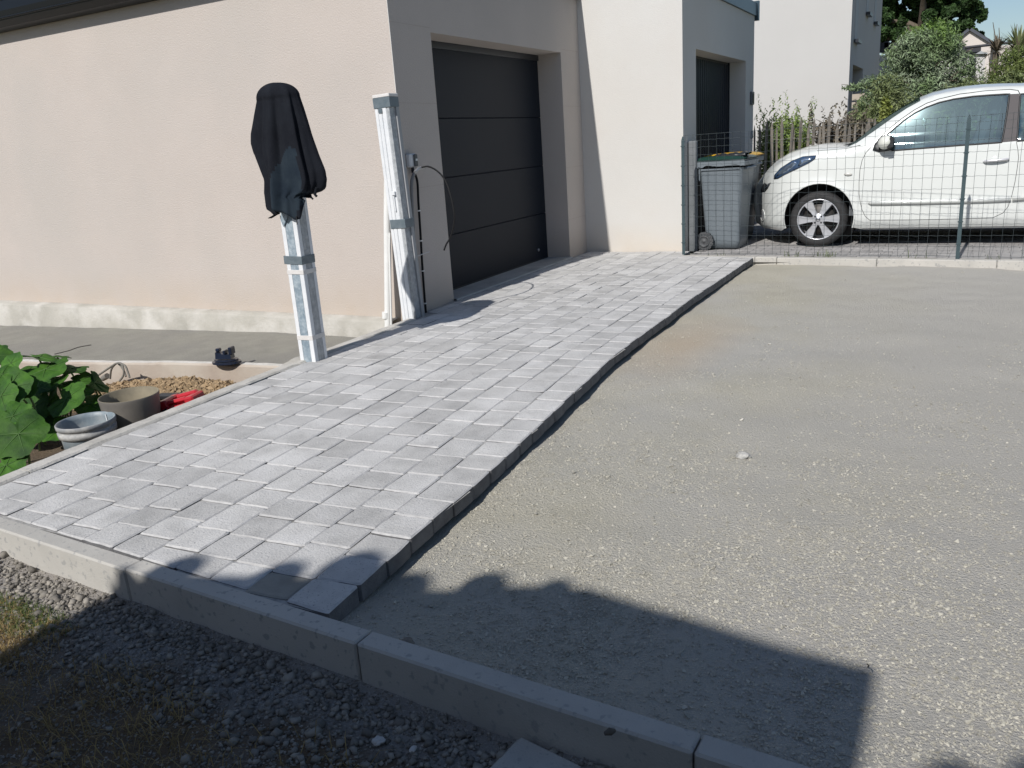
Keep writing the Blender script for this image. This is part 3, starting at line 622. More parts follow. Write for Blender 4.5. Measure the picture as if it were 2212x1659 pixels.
# mortar foot around the post
V = []; Q = []; n = 22
mf = MB()
for i in range(n):
    a = 2*math.pi*i/n; r = 1+.25*fbm(math.cos(a), math.sin(a), 1.7, 4)
    V.append((.07+.17*r*math.cos(a)-.10, -1.43+.19*r*math.sin(a)+.10, -.07)); 
for i in range(n):
    a = 2*math.pi*i/n; V.append((.06+.10*math.cos(a)-.06, -1.43+.11*math.sin(a)+.04, -.028+.006*math.sin(3*a)))
for i in range(n): Q.append((i, (i+1) % n, n+(i+1) % n, n+i))
Q.append(tuple(range(n, 2*n))); V += [(x, y, -.34) for x, y, z in V[:n]]
for i in range(n): Q.append((2*n+i, 2*n+(i+1) % n, (i+1) % n, i))
part(mf.add(V, Q, True), 'mortar_foot', MORTAR, lp)

# black cloth draped over the post top
CLOTH = mat('black_cloth', (.006, .007, .011), (.010, .012, .017), 9, .95, .0012, 250, speck=(300, (.03, .035, .04), .62, .75), spec=.2)
CLOTH_T = mat('teal_cloth', (.010, .017, .027), (.020, .030, .040), 9, .95, .0012, 250, spec=.2)
ol = [(590, 178), (563, 186), (552, 205), (543, 250), (536, 290), (536, 310), (543, 330), (562, 365), (574, 388), (574, 415), (581, 450), (585, 466), (602, 462), (604, 445), (612, 448), (632, 462), (640, 470), (650, 445), (655, 425), (668, 420), (678, 427), (682, 415), (690, 408), (694, 390), (690, 370), (675, 335), (655, 275), (640, 228), (632, 205), (620, 190), (605, 180)]
pc = (.14, -1.43)
hem = [(x, z) for x, z in [(-.115, 1.30), ]]
W2 = [ony(u, v, -1.47) for u, v in ol]
# width of the drape at each height, left and right of the post axis, read off the outline
Lft = sorted([(p[2], p[0]) for p in W2[:13]]); Rgt = sorted([(p[2], p[0]) for p in [W2[0]]+W2[18:]])
lz, lx_ = [a for a, b in Lft], [b for a, b in Lft]; rz, rx_ = [a for a, b in Rgt], [b for a, b in Rgt]
def hemz(th):    # height of the hem by direction round the post; 0 = +x, -pi/2 = towards the viewer
    t = (math.degrees(th)+360) % 360
    return float(np.interp(t, [0, 25, 60, 90, 150, 172, 190, 205, 222, 234, 244, 258, 272, 288, 302, 314, 324, 334, 347, 360],
                              [1.055, 1.08, 1.14, 1.18, 1.12, 1.00, .935, .92, .925, .955, .995, .985, .96, .94, .908, .915, .98, 1.045, 1.03, 1.055]))
V = []; nT, nZ = 132, 60; zt = 1.708
for i in range(nZ+1):
    s = i/nZ
    for k in range(nT):
        th = 2*math.pi*k/nT; z = zt-(zt-hemz(th))*s**1.35*1.0
        xl_, xr_ = float(np.interp(z, lz, lx_)), float(np.interp(z, rz, rx_)); c, sn = math.cos(th), math.sin(th)
        if z > 1.62: g_ = math.sqrt(max(0, 1-((z-1.62)/(zt-1.62))**2)); xl_ = pc[0]+(float(np.interp(1.62, lz, lx_))-pc[0])*g_; xr_ = pc[0]+(float(np.interp(1.62, rz, rx_))-pc[0])*g_
        ax_ = (xr_-pc[0]) if c > 0 else (pc[0]-xl_); ay_ = .07+.07*s if z < 1.62 else (.02+.07*math.sqrt(max(0, 1-((z-1.62)/(zt-1.62))**2)))
        fold = (.5+.5*math.sin(th*7+1.5+2.2*s+1.2*math.sin(3*s)))*.034*min(1, s*2)+.010*math.sin(th*15+s*5)*min(1, s*1.6)
        rr = 1-(abs(sn)**.7)*fold/max(.05, ay_)
        x = pc[0]+ax_*c*rr*(1+.02*noise.noise(Vector((c*2, sn*2, z*9)))); y = pc[1]+ay_*sn*(1.1-fold*9*abs(sn))
        V.append((x, y, z))
Q = [(i*nT+k, i*nT+(k+1) % nT, (i+1)*nT+(k+1) % nT, (i+1)*nT+k) for i in range(nZ) for k in range(nT)]
cl = empty('black_cloth', (.14, -1.43, 1.7), 'black cloth with a faded teal corner, draped over the wrapped gate post', 'cloth')
cz = MB(); cz.add(V, Q, True); cz.add([(V[k][0], V[k][1], V[k][2]) for k in range(nT)], [tuple(range(nT))], True)
co = part(cz, 'drape', CLOTH, cl); md = co.modifiers.new('thick', 'SOLIDIFY'); md.thickness = .003
fp = [(ony(u, v, -1.52)[0], ony(u, v, -1.52)[2]) for u, v in ((606, 350), (600, 372), (597, 400), (600, 450), (618, 458), (642, 475), (652, 450), (657, 424), (654, 385), (645, 352), (636, 320), (622, 318))]
co.data.materials.append(CLOTH_T)
def in2(p, poly):
    c = False; j = len(poly)-1
    for i in range(len(poly)):
        if (poly[i][1] > p[1]) != (poly[j][1] > p[1]) and p[0] < (poly[j][0]-poly[i][0])*(p[1]-poly[i][1])/(poly[j][1]-poly[i][1])+poly[i][0]: c = not c
        j = i
    return c
for f_ in co.data.polygons:
    if f_.center.y < 0 and in2((f_.center.x+.14, f_.center.z+1.7), fp): f_.material_index = 1
for pts_, r in (([(668, 412), (672, 426), (676, 430)], .006), ([(684, 405), (680, 420), (684, 424)], .009)):
    part(MB().tube([ony(u, v, -1.47) for u, v in pts_], r, 6), 'frayed_end', CLOTH, cl)
part(MB().tube([ony(u, v, -1.56) for u, v in ((640, 466), (641, 475), (642, 485))], .003, 6), 'drawstring', BLACKP, cl)
film_tail = [ony(u, v, -1.50) for u, v in ((607, 452), (606, 475), (612, 490), (620, 470), (618, 452))]
part(MB().prism(film_tail, (0, .004, 0)), 'loose_film', FILM, lp)

rp = empty('foam_wrapped_post', (-.03, -.1, 0), 'white foam-wrapped post with grey tape, leaning on the beige house corner', 'post')
tp, bt = Vector((-.035, -.10, 1.67)), Vector((.022, -.10, -.10))
M_ = Matrix.Translation(bt) @ (tp-bt).to_track_quat('Z', 'Y').to_matrix().to_4x4() @ Matrix.Rotation(math.radians(0), 4, 'Z')
def local_box(name, x0, x1, y0, y1, z0, z1, M, r=.004): return part(MB().bbox(x0, x1, y0, y1, z0, z1, r, M_), name, M, rp)
def fit_axes():
    zc_ = (tp-bt).normalized(); xc_ = Vector((1, 0, 0)); xc_ = (xc_-zc_*xc_.dot(zc_)).normalized(); yc_ = zc_.cross(xc_)
    return Matrix(((xc_.x, yc_.x, zc_.x, bt.x), (xc_.y, yc_.y, zc_.y, bt.y), (xc_.z, yc_.z, zc_.z, bt.z), (0, 0, 0, 1)))
M_ = fit_axes(); LZ = (tp-bt).length
local_box('core', -.055, .062, -.052, .05, 0, LZ, FOAM)
local_box('foam_strip', -.068, -.040, -.058, -.02, 0, LZ-.02, FOAM, .003); local_box('foam_strip', -.037, -.006, -.0595, -.03, .03, LZ-.03, FOAM, .003)
local_box('foam_strip', -.003, .036, -.059, -.03, .0, LZ-.01, FOAM, .003)
local_box('film_strip', .040, .0655, -.057, .012, 0, LZ-.04, FILMG, .002); local_box('edge_strip', .060, .078, .014, .052, 0, LZ-.02, mat('grey_channel', (.32, .33, .34), rough=.5), .002)
local_box('end_cap', -.072, .082, -.064, .055, LZ-.012, LZ+.012, MASK, .004); local_box('tape_band', -.071, .081, -.0635, .055, LZ-.085, LZ-.0125, TAPE, .002); local_box('tape_flap', -.030, .004, -.066, -.0638, LZ-.12, LZ-.0855, TAPE, .0008)
local_box('tape_band', -.060, .082, -.065, .055, .80, .868, TAPE, .002)
local_box('bracket', .0, .03, -.080, -.0592, 1.05, 1.08, FOAM, .003); local_box('bracket_pin', .006, .016, -.072, -.0596, .93, 1.049, FOAM, .002)
pp = empty('white_pipe', (-.14, -.11, 0), 'thick white plastic pipe leaning on the beige wall beside the foam-wrapped post', 'pipe')
part(MB().tube([(-.235, -.130, -.22), (-.155, -.075, .75), (-.125, -.045, 1.10)], .029, 20), 'tube', WPLAST, pp)
part(MB().tube([(-.232, -.130, -.02), (-.2285, -.128, .03)], .031, 20), 'sleeve', WPLAST, pp)
tag(MB().tube([(-.175, -.150, -.12), (-.135, -.110, .55), (-.128, -.095, .66)], .0085, 10).build('thin_pipe', WPLAST), 'thin white conduit standing against the thick white pipe', 'pipe')

# socket box and cables
GCAB = mat('grey_conduit', (.20, .20, .20), (.16, .16, .165), 40, .5, .001, 300); BCAB = mat('black_cable', (.012, .012, .013), rough=.7, spec=.2)
sb = empty('socket_box', (0, .07, 1.19), 'small grey weatherproof socket box on the shaded garage wall', 'socket box')
part(MB().bbox(.0006, .048, .030, .118, 1.143, 1.246, .010), 'box', mat('socket_grey', (.62, .63, .64), rough=.5), sb)
part(MB().bbox(.0485, .062, .068, .115, 1.150, 1.240, .006), 'cover', mat('socket_dark', (.06, .065, .07), rough=.3), sb)
part(MB().bbox(.0625, .065, .080, .106, 1.19, 1.206, .001), 'marking', WPLAST, sb)
part(MB().tube([(.03, .075, 1.142), (.03, .075, 1.10)], .012, 10), 'gland', BLACKP, sb)
def smooth(pts, n=8):
    pts = [np.array(p, float) for p in pts]; out = []
    for i in range(len(pts)-1):
        p0, p1, p2, p3 = pts[max(i-1, 0)], pts[i], pts[i+1], pts[min(i+2, len(pts)-1)]
        for k in range(n):
            t = k/n; out.append(.5*((2*p1)+(-p0+p2)*t+(2*p0-5*p1+4*p2-p3)*t*t+(-p0+3*p1-3*p2+p3)*t**3))
    return out+[pts[-1]]
cb = empty('cable_bundle', (.04, .05, 0), 'grey conduit and black cables running down the garage wall, one cable looping across the door', 'cable')
ext = [onx(u, v, .075) for u, v in ((900, 374), (912, 362), (926, 362))]
part(MB().tube(smooth([onx(u, v, x) for u, v, x in ((914, 684, .03), (905, 630, .032), (898, 560, .034), (893, 500, .036), (890, 440, .04), (889, 405, .045), (891, 385, .05), (898, 370, .06), (912, 362, .07))]), .0135, 10), 'conduit', GCAB, cb)
part(MB().tube(smooth([onx(u, v, .03) for u, v in ((921, 684), (917, 640), (912, 570), (908, 500), (904, 440), (901, 390))]+[(.03, .075, 1.12)]), .0095, 10), 'black_cable', BCAB, cb)
part(MB().tube(smooth([(.02, -.03, -.02), (.02, -.03, .25), (.02, -.025, .5), (.025, -.02, .62)]), .014, 10), 'conduit', mat('dark_conduit', (.09, .09, .095), rough=.6), cb)
lo = [(908, 362, .07), (926, 360, .14), (945, 370, .23), (962, 390, .31), (973, 420, .37), (981, 458, .40), (981, 480, .39), (974, 510, .35), (964, 528, .31), (959, 541, .29)]
part(MB().tube(smooth([onx(u, v, x) for u, v, x in lo]), .0068, 10), 'looped_cable', BCAB, cb)
part(MB().tube([onx(u, v, .07) for u, v in ((896, 372), (903, 365), (914, 362), (921, 362))], [.013, .016, .014, .009], 10), 'silver_tape', mat('silver_tape', (.5, .5, .5), (.3, .3, .3), 60, .3, .002, 80, metal=.6), cb)
for u, v in ((918, 655), (913, 585), (909, 520), (905, 455)): part(MB().lathe([(.014, -.005), (.014, .005)], tuple(float(c) for c in onx(u, v, .03)), 14), 'clip', WPLAST, cb)
part(MB().tube([(.045, -.03, .462), (.06, .16, .478)], .0035, 6), 'cable_tie', MASK, cb)

# ================================================================ PLANTING BED: border, pots, bucket, tools, pumpkin plant
bd = empty('low_border', (-1.2, -1.2, -.2), kind='structure')
xs = [-12, -6, -3.2, -1.9, -.9, -.02]
BORD = mat('border_concrete', (.42, .36, .30), (.36, .30, .25), 6, .95, .003, 70, c3=(.46, .41, .35), s3=2)
for a, b in zip(xs[:-1], xs[1:]):
    n = max(3, int((b-a)/.07)); V = []; Q = []
    for i in range(n+1):
        x = a+(b-a)*i/n; y = CY(x); z = zs(x, y)
        for dy, dz in ((.075, .004), (.062, .020), (.005, .020+.002*fbm(x, 1, 9)), (-.008, .006), (-.008, -.30)): V.append((x, y+dy+.004*fbm(x, dy*9, 7), z+dz+.003*fbm(x, dy*30, 12)*(dz > 0)))
    for i in range(n):
        for k in range(4): Q.append((i*5+k, i*5+k+1, i*5+k+6, i*5+k+5))
    o = part(MB().add(V, Q), 'border_stone', [BORD, mat('white_mortar', (.66, .64, .60), (.52, .50, .46), 18, .95, .005, 70)], bd)
    o.data.polygons.foreach_set('material_index', [0 if i % 4 == 3 else 1 for i in range(len(o.data.polygons))])
    for j, p_ in enumerate(o.data.polygons): p_.material_index = 0 if p_.normal.y < -.6 else 1

def rimmed(prof_out, prof_in, c, M, Mi, root, n=48, name='shell'):
    part(MB().lathe(prof_out, c, n), name, M, root, recalc=False); return part(MB().lathe(prof_in, c, n), 'inside', Mi, root, recalc=False)
bc = onz(278, 852, .05); bp_ = empty('plant_pot', (bc[0], bc[1], -.28), 'large brown empty plant pot with a sandy inside, behind the side kerb', 'plant pot')
BR = mat('brown_pot', (.13, .12, .108), (.17, .155, .135), 9, .55, .0006, 60); BRI = mat('sandy_pot_inside', (.27, .235, .165), (.17, .15, .11), 9, .9, .001, 60)
R0 = .160
part(MB().lathe([(.100, -.34), (.125, -.14), (.127, -.132), (.137, -.128), (.139, -.12), (.152, -.04), (.158, .025), (.161, .042), (R0, .05)], (bc[0], bc[1], 0), 56), 'shell', BR, bp_)
part(MB().lathe([(R0, .05), (.1575, .0515), (.154, .048), (.137, -.11), (.125, -.14), (.108, -.25), (.0, -.252)], (bc[0], bc[1], 0), 56), 'inside', BRI, bp_)
part(MB().lathe([(.1385, -.120), (.1425, -.114), (.1400, -.106)], (bc[0], bc[1], 0), 56), 'band', BR, bp_)
kc = onz(186, 914, -.02); bk = empty('mortar_bucket', (kc[0], kc[1], -.28), 'grey mortar-stained bucket in front of the brown plant pot', 'bucket')
GB = mat('grey_bucket', (.30, .31, .315), (.17, .18, .19), 14, .7, .0015, 60, c3=(.46, .455, .43), s3=14); GBI = mat('blue_grey_inside', (.22, .27, .30), (.17, .21, .24), 7, .5, .0008, 60, c3=(.36, .38, .38), s3=8)
part(MB().lathe([(.113, -.32), (.129, -.09), (.132, -.075), (.144, -.072), (.146, -.045), (.141, -.042), (.142, -.028), (.148, -.026), (.149, -.006), (.146, -.002)], (kc[0], kc[1], 0), 56), 'shell', GB, bk)
part(MB().lathe([(.146, -.002), (.139, -.004), (.137, -.03), (.119, -.25), (0, -.251)], (kc[0], kc[1], 0), 56), 'inside', GBI, bk)
def on_cyl(cx, cy, r, a0, a1, z0, z1, n=10):
    V = []; Q = []
    for i in range(n+1):
        a = a0+(a1-a0)*i/n; V += [(cx+r[0]*math.cos(a), cy+r[0]*math.sin(a), z0), (cx+r[1]*math.cos(a), cy+r[1]*math.sin(a), z1)]
    for i in range(n): Q.append((2*i, 2*i+2, 2*i+3, 2*i+1))
    return MB().add(V, Q)
part(on_cyl(kc[0], kc[1], (.1205, .1285), math.radians(-88), math.radians(-20), -.235, -.108), 'label', mat('bucket_label', (.16, .165, .17), (.30, .30, .30), 28, .6, speck=(90, (.5, .5, .5), .55, .62)), bk)
# splashes of dried mortar inside
for a, z, r in ((.5, -.04, .022), (.62, -.055, .018), (.4, -.06, .014)):
    part(MB().lathe([(0, .006), (r*.7, .004), (r, 0)], (kc[0]+.130*math.cos(a), kc[1]+.130*math.sin(a), z), 9), 'mortar_splash', mat('mortar_lump', (.12, .14, .15), (.5, .5, .48), 60, .9, .004, 60), bk)
part(MB().tube([(kc[0]-.02, kc[1]+.133, -.015), (kc[0]+.0, kc[1]+.127, -.10), (kc[0]+.01, kc[1]+.120, -.16)], .003, 5), 'mortar_drip', FOAM, bk)

# red plastic tool body
rc = empty('red_tool_case', (-.22, -2.05, -.1), 'red moulded plastic tool with a carrying handle, lying behind the brown pot', 'tool')
RED = mat('red_plastic', (.48, .025, .035), (.40, .02, .03), 8, .32, .0004, 80)
pA, pB = onz(350, 882, -.07), onz(405, 867, -.03); ax = (pB-pA); ax[2] = .04; ln = np.linalg.norm(ax); xa = Vector(ax).normalized(); za = Vector((0, 0, 1)); ya = za.cross(xa).normalized(); za = xa.cross(ya)
R_ = Matrix(((xa.x, ya.x, za.x, pA[0]), (xa.y, ya.y, za.y, pA[1]), (xa.z, ya.z, za.z, pA[2]), (0, 0, 0, 1))) @ Matrix.Scale(.78, 4)
def rbox(name, *a, M=RED, r=.012): return part(MB().bbox(*a, r, R_), name, M, rc)
rbox('body', -.03, .05, .0, .20, -.06, .05); rbox('body', .19, .27, .0, .17, -.06, .03); rbox('base', .02, .22, .0, .19, -.07, -.01, r=.008)
rbox('grip', .03, .21, .005, .055, .0, .035, r=.015); rbox('back_rail', .03, .22, .14, .195, .0, .045, r=.015); rbox('front_lip', -.02, .25, -.035, .01, -.06, -.005, r=.02)
part(MB().tube([R_ @ Vector(p) for p in ((-.07, -.02, -.055), (-.02, -.02, -.03), (.05, -.015, -.02))], .012, 8), 'nozzle', BLACKP, rc)
rbox('rib', .10, .108, .058, .138, -.012, .02, r=.002); rbox('rib', .15, .158, .058, .138, -.012, .02, r=.002)
bo = empty('black_tool', (-.35, -1.9, -.2), 'small black plastic tool lying beyond the red tool', 'tool')
q = onz(375, 856, -.12); part(MB().bbox(-.10, .09, -.025, .025, -.02, .02, .012, Matrix.Translation(q) @ Matrix.Rotation(.3, 4, 'Z')), 'body', BLACKP, bo)
part(MB().bbox(.091, .16, -.012, .012, -.01, .012, .005, Matrix.Translation(q) @ Matrix.Rotation(.3, 4, 'Z')), 'nozzle', BLACKP, bo)

# blue-black plastic fitting lying on the border
fc = onz(490, 783, -.163); ft = empty('plastic_pipe_bracket', fc, 'blue-black plastic bracket with two upright lugs, lying on the white border edge', 'bracket')
NAVY = mat('navy_plastic', (.012, .018, .035), (.02, .028, .05), 9, .22)
R_ = Matrix.Translation(Vector(fc)) @ Matrix.Rotation(.35, 4, 'Z') @ Matrix.Scale(1.15, 4)
def fb(name, *a, r=.004): return part(MB().bbox(*a, r, R_), name, NAVY, ft)
V = []; nn = 26
bs = MB(); poly = [R_ @ Vector((.098*math.cos(2*math.pi*i/nn), .058*math.sin(2*math.pi*i/nn), -.004)) for i in range(nn)]; bs.prism(poly, (0, 0, .016)); part(bs, 'base', NAVY, ft)
poly = [R_ @ Vector((.082*math.cos(2*math.pi*i/nn)*(1.0), .045*math.sin(2*math.pi*i/nn), .0145)) for i in range(nn)]; part(MB().prism(poly, (0, 0, .012)), 'rim', NAVY, ft)
part(MB().prism([R_ @ Vector(p) for p in ((-.06, -.03, .03), (.05, -.03, .03), (.045, -.028, .062), (.02, -.028, .058), (-.02, -.028, .064), (-.055, -.028, .075))], R_.to_3x3() @ Vector((0, .055, 0))), 'housing', NAVY, ft)
fb('lug', -.058, -.030, -.02, .02, .075, .098, r=.006); fb('lug', .035, .058, -.03, .03, .055, .105, r=.005); fb('lug', -.004, .012, -.03, .02, .062, .085, r=.003)

# twisted cable loops at the foot of the border
cw = empty('cable_coil', onz(255, 800, -.3), 'tangle of grey cable loops standing up beside the border', 'cable')
for pts in (((210, 812, -.25), (225, 802, -.2), (240, 792, -.12), (252, 785, -.09), (262, 786, -.1), (267, 798, -.14), (266, 812, -.25), (258, 823, -.35)),
            ((238, 818, -.3), (240, 800, -.15), (246, 790, -.1), (256, 784, -.08), (270, 790, -.12), (277, 806, -.22), (280, 816, -.32)),
            ((254, 784, -.1), (262, 792, -.12), (269, 804, -.2), (272, 814, -.3))):
    P_ = [ony(u, v, -1.46-.05*i/6) for i, (u, v, z) in enumerate(pts)]; part(MB().tube(smooth(P_), .0075, 6), 'cable_loop', mat('weathered_cable', (.17, .16, .14), rough=.7), cw)
part(MB().tube([ony(u, v, -1.46) for u, v in ((222, 818), (232, 812))], [.02, .023], 12), 'plug', mat('weathered_cable', (0, 0, 0)), cw)
tag(MB().tube(smooth([onz(u, v, -.2) for u, v in ((118, 765), (150, 757), (170, 750), (197, 745))]), [.004]*25, 5).build('dead_branch', mat('dark_twig', (.06, .055, .05), rough=.9)), 'thin dark branch lying on the sand behind the pumpkin leaves', 'branch')

# pumpkin plant
pk = empty('pumpkin_plant', (-1.1, -2.6, -.38), 'pumpkin plant with broad green leaves, at the left edge behind the side kerb', 'plant')
LG = mat('pumpkin_leaf', (.045, .125, .016), (.075, .185, .024), 16, .62, .006, 30, sub=.25, tone=.28, spec=.25, c3=(.030, .085, .018), s3=9)
VEIN = mat('leaf_vein', (.07, .16, .03), rough=.6, sub=.2); STEM = mat('leaf_stalk', (.13, .20, .07), (.18, .26, .10), 9, .6)
def pumpkin_leaf(c, r, nrm, heading, seed, asp=1.0, stem=True):
    rr = random.Random(seed); c = Vector([float(x) for x in c]); nrm = Vector(nrm).normalized(); hd = Vector(heading); hd = (hd-nrm*hd.dot(nrm)).normalized(); sd_ = nrm.cross(hd)
    N = 48; rings = 7; V = []; Q = []; cup = rr.uniform(.10, .22); ph = rr.uniform(0, 6)
    def edge(a):     # a = 0 at the tip, pi at the stalk notch
        e = 1+.07*math.cos(5*a)+.035*math.sin(11*a+ph)+.02*math.sin(23*a+ph*2); d = abs(abs(a)-math.pi)
        return e*(.98 if d > .35 else .42+.56*(d/.35))
    def pos(a, t):
        e = edge(a)*t*r; x, y = e*math.cos(a), e*math.sin(a)*asp
        z = cup*r*(t**2)*(.7+.5*math.cos(2*a+ph))-.10*r*math.cos(a)*t+.035*r*t*math.sin(6*a+ph)-.25*r*t**3*.5+.02*r*abs(math.cos(2.5*a))*(1-t)
        return c+hd*(x+.0*r)+sd_*y+nrm*z
    V.append(tuple(pos(0, 0)))
    for i in range(1, rings+1):
        for k in range(N): V.append(tuple(pos(2*math.pi*k/N-math.pi, i/rings)))
    for k in range(N): Q.append((0, 1+k, 1+(k+1) % N))
    for i in range(rings-1):
        for k in range(N): Q.append((1+i*N+k, 1+(i+1)*N+k, 1+(i+1)*N+(k+1) % N, 1+i*N+(k+1) % N))
    o = part(MB().add(V, Q, True), 'leaf', LG, pk, recalc=False)
    vb = MB()
    for a in (0, 1.05, -1.05, 2.05, -2.05):
        vb.tube([pos(a, t)+nrm*.0012 for t in (.02, .3, .6, .88)], [.0034*r/.13, .0026*r/.13, .0017*r/.13, .0007], 4, smooth=True)
    v_ = vb.build('leaf_veins', VEIN, None); v_.data.transform(Matrix.Translation(-ROOTS[pk.name])); v_.parent = o
    if stem:
        g0 = Vector((c.x+rr.uniform(-.15, .05)-.1, c.y+rr.uniform(-.1, .2)+.1, -.40))
        part(MB().tube(smooth([g0, (g0+c)/2+Vector((.03, .02, .06)), c-nrm*.004], 5), .0065, 7), 'stalk', STEM, pk)
K = .2206
def LP(u, v, z): return onz(u*K, 731.9+v*K, z)
leaves = [((110, 240), .10, .105, (.1, -.75, .6), (0, .2, 1)), ((380, 185), .10, .20, (.0, .25, 1), (1, 0, 0), .6), ((450, 300), .04, .215, (-.1, -.35, 1), (1, .0, .0), .75), ((700, 290), .02, .165, (.0, .10, 1), (1, -.1, -.1), .7),
          ((90, 480), .05, .165, (.25, -.75, .8), (.6, -.3, -.2)), ((370, 470), -.02, .115, (.0, -.45, .9), (1, 0, -.1), .8), ((650, 590), -.10, .165, (-.1, -.55, .75), (1, .0, -.2)), ((930, 430), -.10, .16, (.4, .2, .8), (1, -.15, -.35), .6),
          ((185, 930), -.02, .175, (.30, -.60, .9), (.7, -.5, -.2)), ((60, 1240), -.15, .13, (.1, -.5, .9), (1, -.2, 0)), ((300, 690), -.16, .17, (0, -.7, .6), (.9, 0, -.5)), ((880, 640), -.22, .13, (.2, -.3, 1), (1, 0, -.3)),
          ((480, 640), -.15, .15, (-.2, -.8, .5), (.3, 0, -1)), ((20, 350), .12, .10, (.2, -.5, .8), (.5, .2, .6)), ((200, 620), -.15, .16, (.1, -.6, .7), (.4, -.2, -.7)), ((430, 830), -.25, .14, (.1, -.3, .9), (.5, -.4, -.2)),
          ((560, 900), -.28, .13, (.2, -.3, .9), (1, -.3, -.1)), ((330, 880), -.27, .15, (0, -.4, .9), (.8, -.5, 0)), ((-60, 700), -.08, .16, (.2, -.5, .8), (.4, .2, -.2)), ((-80, 180), .08, .16, (.1, -.4, .9), (.4, .2, .2)),
          ((620, 440), -.06, .13, (.1, .1, 1), (.9, .5, 0), .8), ((250, 330), .0, .15, (.1, -.1, 1), (.4, .8, 0)), ((820, 520), -.2, .09, (.2, -.5, .8), (1, .3, 0)), ((-40, 1000), -.12, .17, (.1, -.4, .9), (.3, -.6, 0)), ((230, 480), .03, .12, (.1, -.6, .9), (.9, -.3, 0)), ((540, 420), -.03, .13, (-.2, -.4, 1), (.8, .3, -.2)), ((120, 760), -.05, .13, (.3, -.5, .8), (.9, -.1, -.3)), ((760, 420), -.05, .10, (.1, -.3, 1), (1, .2, 0)), ((560, 180), .07, .11, (-.1, .1, 1), (.8, .4, 0), .7), ((10, 560), .02, .13, (.1, -.7, .7), (.6, -.5, -.2))]
for i, L_ in enumerate(leaves):
    (u, v), z, r, nn_, hd = L_[:5]; r *= .84; pumpkin_leaf(LP(u, v, z), r, nn_, hd, i*7+3, L_[5] if len(L_) > 5 else 1.0)

# ================================================================ LOOSE THINGS IN THE FOREGROUND
def rock(name, c, s, M, label, cat, sq=(1, 1, .6), seed=0):
    import bmesh
    bm = bmesh.new(); bmesh.ops.create_icosphere(bm, subdivisions=3, radius=1)
    for v in bm.verts:
        n_ = noise.noise(v.co*1.3+Vector((seed*5, 0, 0))); n2 = noise.noise(v.co*4+Vector((seed, 9, 0))); v.co = Vector((v.co.x*sq[0], v.co.y*sq[1], v.co.z*sq[2]))*s*(1+.35*n_+.12*n2)
    me = bpy.data.meshes.new(name); bm.to_mesh(me); bm.free(); me.materials.append(M); o = link(name, me); o.location = [float(x) for x in c]; return tag(o, label, cat)
lb = onz(1190, 1655, -.10); cbk = MB(); Rb = Matrix.Translation((lb[0]+.0, lb[1]-.02, -.135)) @ Matrix.Rotation(math.radians(-8), 4, 'Z') @ Matrix.Rotation(.05, 4, 'Y')
tag(cbk.bbox(-.125, .22, -.11, .07, -.03, .035, .014, Rb).build('concrete_offcut', CONC), 'rough concrete kerb offcut lying in the gravel at the bottom edge', 'offcut')
WS = mat('pale_chip', (.52, .50, .47), rough=.9)
rock('pale_stone', onz(818, 1600, -.108), .014, WS, 'whitish stone chip in the dark gravel, left of the offcut', 'stone', (1, 1.1, .5), 2)
rock('pale_stone', onz(892, 1618, -.108), .010, WS, 'smaller whitish chip in the gravel, nearer the offcut', 'stone', (.7, 1.2, .5), 5)
rock('grey_lump', onz(1606, 984, -.065), .024, mat('pale_crumpled', (.5, .49, .46), (.25, .25, .24), 60, .9, .006, 60), 'crumpled pale lump on the middle of the gravel yard', 'lump', (1.2, 1, .7), 8)
rock('brown_stone', onz(878, 1390, -.04), .019, mat('brown_stone', (.17, .15, .125), (.22, .20, .17), 40, .9, .003, 60), 'rounded brown stone in the shade behind the near kerb', 'stone', (1.1, 1, .7), 11)
ks = tag(MB().tube([onz(1305, 1585, .008), onz(1318, 1580, .012), onz(1328, 1578, .008)], [.004, .009, .004], 8).build('dried_leaf', mat('curled_leaf', (.10, .09, .075), rough=.9)), 'curled dry leaf lying on top of the near kerb', 'leaf')
tag(MB().tube(smooth([onz(1874, 1441, -.07), onz(1877, 1438, -.03), onz(1873, 1434, .02)]), .0015, 5).build('twig', mat('dark_twig', (0, 0, 0))), 'tiny dark twig standing in the gravel at the corner of the big shadow', 'twig')

# ================================================================ WIRE FENCE, BINS
GM = mat('green_grey_metal', (.045, .075, .085), (.06, .09, .10), 20, .45, metal=.2)
WIRE = mat('green_wire', (.055, .07, .075), rough=.5, metal=.3)
wf = empty('wire_fence', (2.5, 3.2, 0), 'low green wire mesh fence on thin steel posts in front of the white car', 'fence')
def tee(x, h, dx=0):
    y = FY(x)-.012; p = MB(); p.box(x-.016, x+.016, y-.003, y, -.12, h); p.box(x-.003, x+.003, y+.0005, y+.026, -.12, h); p.prism([(x-.016, y-.0035, h+.0005), (x+.016, y-.0035, h+.0005), (x+.004, y-.0035, h+.04), (x-.004, y-.0035, h+.04)], (0, .004, 0))
    for k in range(6): z = .12+.2*k; p.box(x-.022, x+.022, y-.008, y-.0036, z, z+.012)
    return part(p, 'post', GM, wf)
tee(1.228, 1.185); tee(3.84, 1.205); tee(6.4, 1.2)
V = []; T = []
def thin(pts, r):
    global V, T
    n = len(pts); b = len(V)
    for i, p in enumerate(pts):
        t = pts[min(i+1, n-1)]-pts[max(i-1, 0)]; t = t/np.linalg.norm(t); u = np.cross(t, (0, 1, 0)); u = u/np.linalg.norm(u); q = np.cross(t, u)
        for k in range(3): a = 2.094*k; V.append(p+(u*math.cos(a)+q*math.sin(a))*r)
    for i in range(n-1):
        for k in range(3): T.append((b+i*3+k, b+i*3+(k+1) % 3, b+(i+1)*3+(k+1) % 3, b+(i+1)*3+k))
